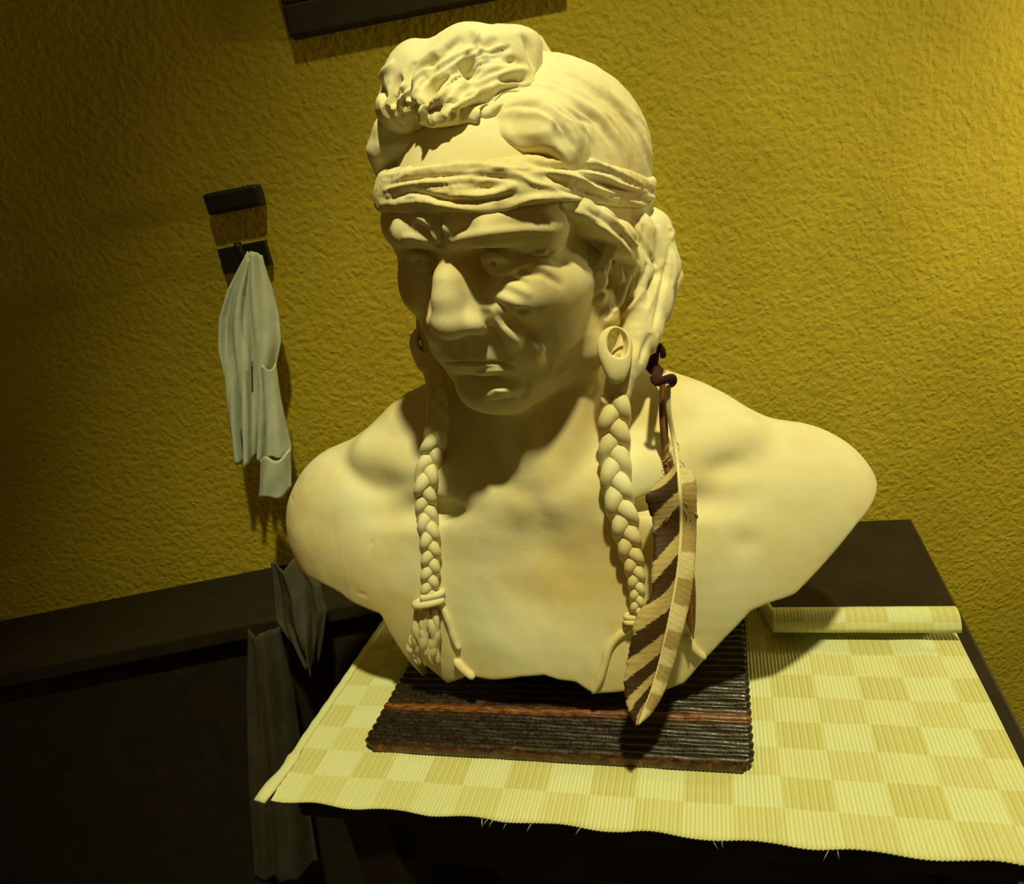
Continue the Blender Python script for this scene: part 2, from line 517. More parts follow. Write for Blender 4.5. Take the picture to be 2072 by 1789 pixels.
def build_band():
    f = Field()
    hair_core(f, 4.0)
    f.add(E(H, (0, 25, 36), (71.5, 71.5, 52)), 14)
    for s in (-1, 1): f.add(E(H, (s*50, 48, 36), (25, 27, 26)), 14)
    inner = Field(); hair_core(inner, -4)
    inner.add(E(H, (0, 24, 34), (64, 65, 47)), 14)
    def post(P, d):
        q = H.loc(P); x, y, z = q[:, 0], q[:, 1], q[:, 2]
        c = np.interp(y, BAND_Y, BAND_C)-0.05*np.maximum(-x, 0)
        h = np.interp(y, BAND_Y, BAND_H)
        d = smax(d, (np.abs(z-c)-h)*0.93, 6)
        return np.maximum(d, -inner(P))
    f.post.append(post)
    return f
def build_earring(px, py, y, s=1.0):
    f = Field()
    c = np.array(Mw(px, py, y))
    fr = Frame(np.stack([R_, F_, U_], 1), c)
    f.add(E(fr, (0, 0, 5*s), (14*s, 6.5, 15.5*s), (0, 0, 0.25)), 3)
    f.add(E(fr, (1*s, -1, -9*s), (9.5*s, 6.5, 13*s), (0, 0, 0.25)), 8)
    f.sub(E(fr, (1.5*s, -3, 7*s), (8.2*s, 12, 11.5*s), (0.1, 0, 0)), 2)
    f.add(K(fr, (2*s, 3, -2*s), (3*s, -1, 0), 2.6, 1.6), 2)
    return f

def Z1(L): return [(740+x/3.2375, 30+y/3.2375) for x, y in L]
def Z2(L): return [(740+x/3.889, 400+y/3.889) for x, y in L]
def Z3(L): return [(1080+x/3.7265, 380+y/3.7265) for x, y in L]
def lerp_curves(A, B, t, rnd=0):
    a = spline(A, 20); b = spline(B, 20); n = 9
    ia = [a[int(i*(len(a)-1)/(n-1))] for i in range(n)]; ib = [b[int(i*(len(b)-1)/(n-1))] for i in range(n)]
    return [tuple(p*(1-t)+q*t+np.array([random.uniform(-rnd, rnd), random.uniform(-rnd, rnd)])) for p, q in zip(ia, ib)]
def sculpt_quiff(s):
    G = [([(460, 260), (420, 330), (400, 370)], 3, -3), ([(330, 310), (290, 390), (270, 480), (275, 560), (300, 650)], 2.4, -4.5),
         ([(240, 400), (200, 440), (170, 520), (160, 600)], 2.6, -4), ([(460, 400), (420, 470), (340, 560), (300, 660), (310, 730)], 3, -6),
         ([(540, 380), (470, 440), (410, 520), (380, 620), (370, 700)], 2, -3.5), ([(720, 440), (640, 480), (580, 570), (530, 660)], 2.2, -3.5),
         ([(1070, 410), (900, 425), (800, 450), (690, 520), (620, 600), (570, 700)], 3, -5), ([(1140, 550), (1000, 545), (860, 530), (760, 590), (690, 660), (660, 720)], 4, -7),
         ([(850, 560), (780, 620), (730, 720)], 2, -3.5), ([(650, 600), (640, 700)], 2, -3), ([(860, 150), (780, 200), (725, 160)], 3, -3.5),
         ([(1010, 120), (1060, 180), (1090, 280), (1110, 370)], 3, -3.5), ([(880, 290), (960, 300), (1060, 330)], 2.5, -2), ([(640, 150), (560, 210), (480, 260)], 3, -2.5),
         ([(130, 560), (100, 500), (95, 440)], 3, -4), ([(230, 470), (225, 560), (240, 650)], 2, -3), ([(420, 560), (410, 640), (420, 700)], 1.5, -2),
         ([(950, 210), (880, 250), (800, 270)], 2.5, -2.5), ([(920, 350), (820, 370), (760, 400)], 2, -2), ([(480, 330), (400, 400), (350, 480)], 1.8, -2.5),
         ([(580, 620), (560, 690)], 1.5, -2), ([(1060, 430), (960, 480), (860, 500)], 2, -2), ([(730, 330), (690, 370), (640, 390)], 4, -6), ([(720, 280), (680, 320), (630, 370)], 4, -5)]
    Rg = [([(720, 230), (660, 250), (620, 300), (600, 360)], 2.5, 3), ([(1070, 350), (960, 380), (870, 420), (760, 490), (680, 570), (600, 660)], 2.8, 4),
          ([(1100, 520), (980, 500), (880, 520), (790, 570), (720, 660)], 2, 3), ([(510, 210), (420, 260), (330, 350), (290, 440), (270, 520)], 2.5, 2),
          ([(190, 300), (120, 390), (95, 470)], 3, 2.5), ([(560, 440), (480, 540), (430, 640)], 2.2, 2.5), ([(1150, 540), (1060, 560), (900, 570), (820, 610)], 2, 2.5),
          ([(690, 90), (720, 150), (750, 210), (765, 260)], 2.4, 3.2), ([(380, 390), (320, 500), (290, 600)], 2, 2), ([(680, 520), (620, 600), (590, 680)], 2, 2.5), ([(760, 630), (700, 700)], 2, 2)]
    G += [([(130, 600), (170, 680), (240, 740)], 2.2, -3), ([(185, 590), (230, 670), (300, 740)], 2.2, -3), ([(100, 560), (130, 650), (180, 710)], 2, 2.2), ([(480, 560), (440, 640), (430, 720)], 2.4, -3), ([(640, 540), (560, 620), (530, 720)], 2.6, 2.4), ([(760, 520), (670, 600), (620, 710)], 2.4, -3), ([(840, 560), (760, 620), (700, 710)], 2.4, 2.2)]
    for L, a, b in G+Rg: s.stroke(Z1(L), a*1.05, b*1.3)
    A = [(900, 110), (640, 190), (380, 330), (170, 560), (150, 640)]; B = [(1120, 520), (900, 500), (720, 580), (560, 680), (520, 740)]
    for i in range(20):                          # folds that turn down over the forehead
        x0 = random.uniform(150, 600); y0 = np.interp(x0, [100, 300, 900], [520, 600, 560])+random.uniform(-60, 40)
        ln = random.uniform(90, 170); dx = np.interp(x0, [100, 300, 600, 900], [20, 5, -60, -110])
        s.stroke(Z1([(x0, y0), (x0+dx*.5, y0+ln*.55), (x0+dx*.8, y0+ln)]), random.uniform(1.4, 2.6), random.choice([-1, -1, 1])*random.uniform(1.6, 3.2))
    for i in range(46):
        t = random.random()
        L = lerp_curves(Z1(A), Z1(B), t, 4)
        k = random.randint(0, 4); L = L[k:k+random.randint(4, 6)]
        s.stroke(L, random.uniform(1.0, 2.0), random.choice([-1, -1, 1])*random.uniform(0.8, 1.8))
    s.bake(0.22, 16)
def sculpt_hair(s):
    A = [(1190, 300), (1450, 400), (1650, 540), (1810, 680), (1910, 860), (1960, 1100)]
    B = [(900, 610), (1050, 620), (1200, 680), (1300, 760), (1340, 880), (1350, 960)]
    for i in range(95):
        t = (i+0.5)/95+random.uniform(-.02, .02)
        L = lerp_curves(Z1(A), Z1(B), min(1, max(0, t)), 3)
        k = random.randint(0, 2)
        L = L[k:k+random.randint(5, 9)]
        if len(L) < 3: continue
        s.stroke(L, random.uniform(1.5, 3.6), random.choice([-1, 1])*random.uniform(0.35, 0.8))
    for L, a, b in [([(1180, 480), (1350, 560), (1500, 680), (1640, 860), (1700, 1000)], 3.5, -1.8), ([(1160, 560), (1300, 620), (1430, 740), (1480, 860)], 4, 2.2),
                    ([(1200, 740), (1300, 800), (1390, 880)], 7, -4), ([(900, 700), (950, 810), (1020, 860), (1110, 870)], 4, 2.0), ([(880, 650), (1000, 640), (1150, 660), (1260, 720)], 3, 1.5),
                    ([(1220, 340), (1420, 420), (1600, 540), (1760, 700)], 3.5, 1.8), ([(1480, 480), (1650, 620), (1780, 800), (1850, 1000)], 3, -1.5), ([(900, 620), (1000, 590), (1140, 600)], 2, -2)]:
        s.stroke(Z1(L), a, b)
    for L, a, b in [([(180, 150), (330, 210), (480, 262), (600, 350), (700, 460), (760, 570)], 2.6, 2.2), ([(380, 160), (520, 240), (650, 350), (740, 450), (800, 560)], 1.8, -2.4),
                    ([(460, 150), (600, 240), (710, 350), (800, 470), (850, 570)], 1.6, 1.8), ([(540, 170), (680, 270), (780, 400), (870, 560)], 1.8, -2.4), ([(640, 190), (760, 290), (850, 420), (900, 540)], 1.8, 1.6),
                    ([(900, 260), (940, 400), (950, 540)], 6, 3), ([(830, 270), (830, 380), (880, 510), (930, 600)], 2, -3.5), ([(980, 590), (900, 700), (865, 850), (820, 900)], 3, -4),
                    ([(960, 640), (900, 800), (860, 900), (830, 1030)], 3.2, 3), ([(780, 620), (775, 730), (720, 850), (650, 950)], 3, -3.5), ([(830, 760), (740, 880), (640, 980)], 2.4, 2.6),
                    ([(1010, 560), (965, 750), (940, 900), (900, 1080)], 2.2, -3), ([(1030, 420), (1000, 600), (990, 750)], 1.8, -2.2), ([(1060, 480), (1065, 620), (1040, 760)], 1.8, 2), ([(1010, 290), (1040, 330), (1030, 400)], 2.5, 2.5),
                    ([(880, 1100), (840, 1200), (800, 1320)], 2.5, -2.4), ([(930, 1100), (900, 1230), (860, 1350)], 2.4, 2), ([(800, 1080), (790, 1200), (770, 1320)], 2, 1.5), ([(700, 1500), (690, 1600), (680, 1700)], 2, -2),
                    ([(420, 210), (560, 300), (660, 400)], 1.2, -1.6), ([(250, 180), (400, 230), (520, 280)], 1.2, -1.5), ([(860, 560), (840, 640), (820, 720)], 1.6, -2)]:
        s.stroke(Z3(L), a, b)
    s.bake(0.22, 18)
def sculpt_band(s):
    for L, a, b in [([(230, 1020), (400, 965), (640, 935), (900, 905), (1100, 915), (1400, 945), (1600, 1005), (1750, 1075), (1840, 1130)], 1.8, 2.0),
                    ([(1030, 950), (1200, 985), (1400, 995), (1600, 1030)], 2.4, -3), ([(200, 1065), (420, 1012), (700, 985), (900, 1010), (1060, 1075)], 2, 1.6), ([(130, 1125), (300, 1075), (500, 1050), (800, 1035)], 1.6, -2),
                    ([(900, 950), (700, 960), (500, 985), (350, 1010)], 1.3, -1.6), ([(1160, 1035), (1300, 1100), (1450, 1165), (1560, 1190)], 1.8, -3), ([(1080, 1030), (1240, 1040), (1400, 1080), (1540, 1150), (1700, 1170)], 1.8, 2.2),
                    ([(1400, 1040), (1600, 1120), (1750, 1160), (1900, 1185)], 1.8, -3), ([(1400, 1005), (1560, 1060), (1700, 1130), (1850, 1180), (1980, 1240)], 2, 2.0), ([(620, 1120), (720, 1140), (850, 1130), (930, 1100)], 3.4, -3),
                    ([(560, 1178), (700, 1185), (850, 1160), (1000, 1115)], 2.4, 2), ([(80, 1232), (200, 1240), (350, 1222), (500, 1245), (700, 1270), (900, 1260), (1050, 1215), (1200, 1190), (1400, 1200), (1600, 1225), (1830, 1262)], 2.0, 2.2),
                    ([(160, 1190), (300, 1160), (450, 1195), (600, 1222), (800, 1215), (1000, 1170)], 1.8, -2.2), ([(1570, 1205), (1700, 1205), (1830, 1250)], 2, 1.8), ([(1850, 1140), (1950, 1180), (1990, 1220)], 1.6, -2.5),
                    ([(1250, 1140), (1400, 1180), (1540, 1205), (1680, 1235)], 1.6, -2.4), ([(110, 1150), (220, 1120), (380, 1100), (560, 1090)], 1.8, 1.6), ([(200, 1210), (330, 1185), (460, 1215)], 1.5, 1), ([(1000, 1040), (1100, 1100), (1250, 1130)], 1.6, 1.5),
                    ([(700, 1055), (860, 1060), (1000, 1090)], 1.5, -1.6), ([(1650, 1200), (1800, 1210), (1950, 1270)], 1.5, -2), ([(1260, 960), (1450, 970), (1620, 1020)], 1.2, 1.2)]:
        s.stroke(Z1(L), a, b*1.25)
    for i in range(26):
        x = random.uniform(100, 1700); y = np.interp(x, [100, 900, 1900], [1130, 1090, 1190])+random.uniform(-110, 100)
        sl = np.interp(x, [100, 900, 1900], [-.15, 0, .35]); l = random.uniform(120, 350)
        s.stroke(Z1([(x, y), (x+l/2, y+sl*l/2+random.uniform(-12, 12)), (x+l, y+sl*l)]), random.uniform(0.8, 1.4), random.choice([-1, 1])*random.uniform(.4, .9))
    s.bake(0.3, 9)
def sculpt_face(s):
    for L, a, b in [([(582, 120), (580, 250), (592, 400)], 2.2, -4.5), ([(430, 220), (500, 300), (565, 395)], 2, -3.2), ([(565, 190), (600, 230), (625, 300)], 3.5, 2.0), ([(490, 270), (530, 320), (565, 365)], 1.8, 1.8),
                    ([(360, 190), (420, 160), (480, 190), (515, 230)], 2.6, 2.6), ([(400, 195), (440, 250), (500, 310)], 1.6, -2.2), ([(285, 322), (360, 308), (440, 325), (500, 350)], 2.4, 2.6), ([(640, 400), (760, 320), (900, 285), (1100, 262), (1300, 250), (1500, 262)], 2.8, 1.8),
                    ([(640, 180), (760, 230), (900, 235)], 5, -2.2), ([(900, 225), (1030, 150), (1180, 150), (1400, 130), (1520, 190)], 4, 1.8), ([(670, 330), (700, 280), (780, 230)], 2, -1.2),
                    ([(1180, 500), (1300, 470), (1440, 470), (1540, 405)], 1.5, -1.8), ([(1310, 455), (1360, 440), (1430, 425)], 1.5, 1.8), ([(1450, 460), (1490, 430), (1540, 405)], 1.5, 2), ([(1450, 480), (1520, 515), (1590, 520)], 1.6, -1.4),
                    ([(1080, 640), (1160, 565), (1260, 510), (1400, 485)], 3, 2.0), ([(1040, 690), (1120, 690), (1200, 720), (1310, 770)], 2.6, 1.5), ([(1000, 750), (1080, 785), (1180, 830), (1230, 890)], 3.0, 2.0),
                    ([(890, 850), (980, 870), (1040, 920)], 3, 1.8), ([(1180, 870), (1240, 898), (1290, 885)], 2.2, -2.4), ([(1100, 620), (1200, 645), (1280, 690)], 1.8, -1.5),
                    ([(1200, 560), (1300, 600), (1400, 600)], 2.5, -1.2), ([(1280, 540), (1400, 560), (1550, 620)], 3.5, 1.2), ([(1330, 560), (1420, 620), (1560, 700)], 2.5, -1), ([(960, 790), (1050, 840), (1120, 910), (1200, 980)], 2, -1.8),
                    ([(900, 870), (960, 980), (1020, 1090), (1080, 1200), (1130, 1290)], 3.0, -4.2), ([(980, 890), (1070, 1000), (1160, 1100), (1220, 1200)], 4.5, 4.2), ([(1090, 920), (1200, 1000), (1290, 1070), (1370, 1200)], 2.6, -2.6),
                    ([(1260, 1120), (1350, 1160), (1430, 1200)], 5, 4), ([(1380, 1090), (1440, 1180), (1450, 1290), (1420, 1380)], 3, -1.8), ([(1200, 1240), (1280, 1330), (1330, 1430)], 4.5, -1.6),
                    ([(590, 1298), (750, 1302), (900, 1302), (1050, 1302), (1130, 1325)], 1.0, -3.2), ([(1120, 1320), (1180, 1350), (1240, 1410), (1290, 1480)], 2.2, -2.6), ([(880, 1385), (1000, 1355), (1130, 1348), (1220, 1395), (1265, 1460)], 2.2, 2.6),
                    ([(700, 1400), (900, 1430), (1050, 1430), (1180, 1450)], 4, -2.8), ([(890, 1570), (1000, 1525), (1130, 1500), (1230, 1540)], 5.5, 7), ([(950, 1600), (1060, 1585), (1180, 1570)], 1.6, -1.2), ([(1010, 1560), (1090, 1540), (1170, 1560)], 1.4, -1.2),
                    ([(710, 1180), (708, 1260)], 2.2, -1.6), ([(640, 1180), (640, 1260)], 2, .8), ([(800, 1180), (800, 1260)], 2, .8), ([(1400, 1440), (1520, 1380), (1680, 1270)], 5, 1.8), ([(860, 560), (920, 590), (1010, 590)], 2, -1.2),
                    ([(880, 520), (900, 510)], 1.3, -3), ([(990, 520), (1020, 520)], 1.6, -3.5), ([(395, 500), (425, 515)], 1.6, -3.5), ([(490, 525), (530, 525)], 1.4, -3), ([(860, 455), (940, 435), (1040, 460), (1150, 500)], 1.4, 1.4), ([(830, 420), (940, 400), (1060, 430), (1200, 470)], 1.5, -1.6),
                    ([(300, 470), (380, 445), (470, 470)], 1.5, 1.4), ([(1130, 470), (1200, 480), (1330, 440)], 1.3, -1.4), ([(930, 1010), (925, 1120), (890, 1240)], 2, -.5), ([(1290, 1480), (1290, 1540), (1240, 1600)], 3, 1.2)]:
        s.stroke(Z2(L), a, b)
    for L, a, b in [([(430, 440), (430, 520), (425, 600)], 1.8, -2.4), ([(480, 600), (560, 620), (590, 720), (530, 790), (450, 850)], 2.2, -3), ([(600, 900), (560, 960), (540, 990)], 1.6, -2.2), ([(640, 900), (600, 930), (560, 900)], 1.6, 1.5)]:
        s.stroke(Z3(L), a, b)
    # chest and shoulders
    for L, a, b in [([(660, 890), (690, 935), (740, 985), (810, 1010)], 9, -3), ([(640, 960), (700, 1000), (760, 1060)], 20, 2), ([(720, 1200), (745, 1205)], 2, -.6), ([(748, 1095), (756, 1102)], 3, -.6), ([(990, 860), (1000, 930), (1020, 985)], 6, -2.5), ([(1080, 850), (1060, 930), (1040, 990)], 7, 2.5),
                    ([(1415, 960), (1480, 940), (1545, 950)], 9, -2.5), ([(1470, 1130), (1510, 1100), (1550, 1110)], 10, -2), ([(1000, 1160), (1060, 1210), (1130, 1260)], 16, -2.2), ([(1080, 1060), (1120, 1120), (1180, 1150)], 14, -1.5), ([(930, 1280), (1000, 1300), (1080, 1330)], 14, 1.5),
                    ([(588, 1000), (596, 1020)], 1.5, -.4), ([(1240, 905), (1300, 880), (1330, 860)], 6, 1.5)]:
        s.stroke(L, a, b)
    s.bake(0.22, 48)
# ------------------------------------------------------------------ more shape tools
def hits(bvh, px, py):
    d = Vector(ray(px, py)).normalized()
    h = bvh.ray_cast(Vector((0, 0, 0)), d)
    return (h[0], h[1]) if h[0] else (None, None)
def tube(pts, rad, seg=8, flat=1.0, face=None, caps=True):
    """round (or flattened) tube through pts; rad scalar or list; returns verts, faces"""
    P = [Vector(p) for p in pts]; n = len(P)
    R = rad if hasattr(rad, '__len__') else [rad]*n
    V, Fc = [], []
    up = Vector(face) if face is not None else Vector((0, -1, 0.2))
    for i in range(n):
        t = (P[min(n-1, i+1)]-P[max(0, i-1)]).normalized()
        a = t.cross(up)
        if a.length < 1e-5: a = t.cross(Vector((1, 0, 0.3)))
        a.normalize(); b = a.cross(t).normalized()
        for k in range(seg):
            an = 2*math.pi*k/seg
            V.append(P[i]+(a*math.cos(an)+b*math.sin(an)*flat)*R[i])
    for i in range(n-1):
        for k in range(seg):
            Fc.append((i*seg+k, i*seg+(k+1) % seg, (i+1)*seg+(k+1) % seg, (i+1)*seg+k))
    if caps:
        V.append(P[0]); V.append(P[-1]); a, b = len(V)-2, len(V)-1
        for k in range(seg):
            Fc.append((a, (k+1) % seg, k)); Fc.append((b, (n-1)*seg+k, (n-1)*seg+(k+1) % seg))
    return V, Fc
def tobj(name, parts, mat, parent=None, smooth=True):
    V, Fc = [], []
    for v, f in parts:
        o = len(V); V += [tuple(x) for x in v]; Fc += [tuple(i+o for i in q) for q in f]
    me = bpy.data.meshes.new(name); me.from_pydata(V, [], Fc); me.update()
    bm = bmesh.new(); bm.from_mesh(me); bmesh.ops.recalc_face_normals(bm, faces=bm.faces); bm.to_mesh(me); bm.free()
    return link(name, me, mat, parent, smooth)
def box(x0, x1, y0, y1, z0, z1, M=None, off=(0, 0, 0)):
    v = [(x, y, z) for x in (x0, x1) for y in (y0, y1) for z in (z0, z1)]
    f = [(0, 1, 3, 2), (4, 6, 7, 5), (0, 4, 5, 1), (2, 3, 7, 6), (0, 2, 6, 4), (1, 5, 7, 3)]
    if M: v = [M@Vector(p) for p in v]
    return v, f
def bevel_obj(o, w, seg=2):
    m = o.modifiers.new('bevel', 'BEVEL'); m.width = w; m.segments = seg; m.limit_method = 'ANGLE'
    return o
def smooth3(pts, n):
    a = spline([tuple(p) for p in pts], max(1e-4, sum((Vector(pts[i+1])-Vector(pts[i])).length for i in range(len(pts)-1))/n))
    return [Vector(p) for p in a]

# ------------------------------------------------------------------ room
TA_YAW = math.radians(-18.8)
ZT = -0.45                                     # top of the table
def yawed(origin, yaw):
    return Matrix.Translation(origin)@Matrix.Rotation(yaw, 4, 'Z')
def grid_wall(name, mat, y):
    me = bpy.data.meshes.new(name)
    me.from_pydata([(-1.6, y, -1.16), (1.6, y, -1.16), (1.6, y, 1.45), (-1.6, y, 1.45), (-1.6, y+.1, -1.16), (1.6, y+.1, -1.16), (1.6, y+.1, 1.45), (-1.6, y+.1, 1.45)], [], [(0, 1, 2, 3), (5, 4, 7, 6), (4, 0, 3, 7), (1, 5, 6, 2), (3, 2, 6, 7), (4, 5, 1, 0)])
    o = link(name, me, mat, smooth=False); o['kind'] = 'structure'
    return o
def wall_material():
    m, nt, p = mat_new('ochre_stucco')
    g = geo(nt)
    n1 = noise(nt, 170, 4, 0.55, g, 0.8)
    n2 = noise(nt, 5, 3, 0.5, g)
    r = ramp(nt, n2.outputs[0], [(0.35, (0.43, 0.33, 0.022)), (0.65, (0.51, 0.40, 0.03))])
    nt.links.new(r.outputs[0], p.inputs['Base Color'])
    p.inputs['Roughness'].default_value = 0.75; p.inputs['Specular IOR Level'].default_value = 0.25
    v = nt.nodes.new('ShaderNodeTexVoronoi'); v.inputs['Scale'].default_value = 120; v.feature = 'SMOOTH_F1'
    nn = noise(nt, 40, 2, 0.5, g)
    mx = nt.nodes.new('ShaderNodeVectorMath'); mx.operation = 'MULTIPLY_ADD'
    nt.links.new(nn.outputs['Color'], mx.inputs[0]); mx.inputs[1].default_value = (.02, .02, .02); nt.links.new(g, mx.inputs[2])
    nt.links.new(mx.outputs[0], v.inputs['Vector'])
    b = bump(nt, v.outputs['Distance'], 0.5, 0.0045, None)
    b.invert = True
    bump(nt, n1.outputs[0], 0.5, 0.003, p, b)
    return m
YW = 1.0
grid_wall('wall_back', wall_material(), YW)
fl = tobj('floor', [box(-1.6, 1.6, -0.6, YW, -1.2, -1.16)], simple('dark_floor', (.05, .042, .02), .7, 12, .4), smooth=False); fl['kind'] = 'structure'
# ------------------------------------------------------------------ table and woven mat
WOODM = simple('dark_table_wood', (.016, .010, .006), .5, 20, .4)
a = at_z(530, 1620, ZT); b = at_z(1558, 1710, ZT)
yaw = math.atan2(b.y-a.y, b.x-a.x)
TM = Matrix.Translation((a.x, a.y, ZT))@Matrix.Rotation(yaw, 4, 'Z')     # origin at the mat's front left corner, x along its front edge
tbl = tag(empty('side_table', TM@Vector((.3, .22, -.71))), 'dark wooden table under the yellow checked mat', 'table')
o = tobj('tabletop', [box(.022, .60, .012, .46, -.030, -.0035, TM)], WOODM, tbl, False); bevel_obj(o, .003)
tobj('apron', [box(.06, .56, .035, .055, -.10, -.030, TM)], WOODM, tbl, False)
for x, y in ((.075, .045), (.545, .045), (.075, .42), (.545, .42)):
    o = tobj('leg', [box(x-.022, x+.022, y-.022, y+.022, -.709, -.030, TM)], WOODM, tbl, False); bevel_obj(o, .003)
o = tobj('shelf', [box(.06, .56, .05, .43, -.44, -.425, TM)], WOODM, tbl, False)

def mat_material():
    m, nt, p = mat_new('woven_cotton')
    L = nt.links
    at = nt.nodes.new('ShaderNodeAttribute'); at.attribute_name = 'weave'
    sep = nt.nodes.new('ShaderNodeSeparateXYZ'); L.new(at.outputs['Vector'], sep.inputs[0])
    def mth(op, a_, b_=None):
        n = nt.nodes.new('ShaderNodeMath'); n.operation = op
        for i, v in enumerate((a_, b_)):
            if v is None: continue
            if isinstance(v, (int, float)): n.inputs[i].default_value = v
            else: L.new(v, n.inputs[i])
        return n.outputs[0]
    fx = mth('FLOOR', mth('DIVIDE', sep.outputs[0], .0352)); fy = mth('FLOOR', mth('DIVIDE', sep.outputs[1], .0285))
    ck = mth('ABSOLUTE', mth('MODULO', mth('ADD', fx, fy), 2.0))
    band = mth('ABSOLUTE', mth('MODULO', fy, 2.0))
    mix = nt.nodes.new('ShaderNodeMix'); mix.data_type = 'RGBA'
    L.new(ck, mix.inputs[0]); mix.inputs[6].default_value = (.70, .72, .42, 1); mix.inputs[7].default_value = (.60, .57, .22, 1)
    mix2 = nt.nodes.new('ShaderNodeMix'); mix2.data_type = 'RGBA'; mix2.inputs[0].default_value = 0.45
    L.new(mth('MULTIPLY', mth('SUBTRACT', 1.0, band), 0.5), mix2.inputs[0]); L.new(mix.outputs[2], mix2.inputs[6]); mix2.inputs[7].default_value = (.68, .66, .33, 1)
    # thread to thread colour change: every other rib paler
    w_ = mth('MODULO', mth('FLOOR', mth('DIVIDE', sep.outputs[0], .00305)), 2.0)
    mix3 = nt.nodes.new('ShaderNodeMix'); mix3.data_type = 'RGBA'; L.new(mth('MULTIPLY', w_, .28), mix3.inputs[0])
    L.new(mix2.outputs[2], mix3.inputs[6]); mix3.inputs[7].default_value = (.74, .77, .54, 1)
    L.new(mix3.outputs[2], p.inputs['Base Color'])
    p.inputs['Roughness'].default_value = .9; p.inputs['Specular IOR Level'].default_value = .1
    n = noise(nt, 900, 3, .6, geo(nt)); bump(nt, n.outputs[0], .35, .0008, p)
    return m
MATM = mat_material()
def weave_attr(me, UV):
    at = me.attributes.new('weave', 'FLOAT_VECTOR', 'POINT'); at.data.foreach_set('vector', np.asarray(UV, np.float32).ravel())
mat_e = tag(empty('woven_placemat', (TM@Vector((.25, .18, 0)))), 'pale yellow ribbed placemat with woven checks, lying on the dark table', 'placemat')
RIB = .00305
nx_ = int(.585/RIB*4); ny_ = 70
Vs, UV = [], []
def mat_depth(u): return float(np.interp(u, [.402, .43], [.335, .232]))
def mat_profile(v, DEPTH):                            # distance along the mat -> (y, z); the far end curls up
    if v <= DEPTH: return v, 0.0
    t = (v-DEPTH)/.013
    return DEPTH+.013*math.sin(t), .013*(1-math.cos(t))
for j in range(ny_+1):
    for i in range(nx_+1):
        u = .585*i/nx_; DEPTH = mat_depth(u)
        v = (DEPTH+.062)*j/ny_
        y, z = mat_profile(v, DEPTH)
        ph = math.pi*u/RIB
        rib = abs(math.sin(ph))
        edge = .0012*rib if j == 0 else 0
        x = u
        bow = 0
        wob = .0006*math.sin(u*60+v*30)+.0004*math.sin(u*140)
        left = .010*math.exp(-(v/.03)**2)
        lz = 0.0015+.0012*rib+max(0, wob)
        Vs.append(TM@Vector((x+(left if i < 30 else 0)*(1-i/30), y-edge+bow*.2-0.0015*math.sin(u*90)*(j == 0), z+lz*(1 if v <= DEPTH else .3))))
        UV.append((u, v, 0))
Qs = [(j*(nx_+1)+i, j*(nx_+1)+i+1, (j+1)*(nx_+1)+i+1, (j+1)*(nx_+1)+i) for j in range(ny_) for i in range(nx_)]
me = mesh_np('weave', np.array([tuple(v) for v in Vs]), np.array(Qs)); weave_attr(me, UV)
wv = link('weave', me, MATM, mat_e)
md = wv.modifiers.new('thick', 'SOLIDIFY'); md.thickness = .0014; md.offset = -1
# rolled side hem with the little folded corner
hp = [TM@Vector(p) for p in [(.001, -.004, .003), (.003, .012, .004), (.006, .035, .004), (.004, .07, .0035), (.004, .14, .003), (.004, .26, .003), (.004, .335, .003)]]
hp = smooth3(hp, 60)
V, Fc = tube(hp, [.0062+.0008*math.sin(i*.9) if i < 9 else .0045+.0003*math.sin(i*1.7) for i in range(len(hp))], 10, .5, (0, 0, 1))
he = tobj('side_hem', [(V, Fc)], MATM, mat_e); weave_attr(he.data, [(.03, .01, 0)]*len(he.data.vertices))
fr = []
for i in range(11):
    u = random.choice([.09, .2, .21, .22, .24, .27, .28, .32, .38, .45])+random.uniform(-.01, .01)
    L_ = random.uniform(.002, .005); dx = random.uniform(-.005, .005)
    fr.append(tube([TM@Vector((u, 0, .001)), TM@Vector((u+dx*.5, -L_*.6, -.0005)), TM@Vector((u+dx, -L_, -.004))], [.0003, .00025, .00015], 4))
ho = tobj('loose_threads', fr, MATM, mat_e); ho['kind'] = 'stuff'; weave_attr(ho.data, [(.03, .01, 0)]*len(ho.data.vertices))

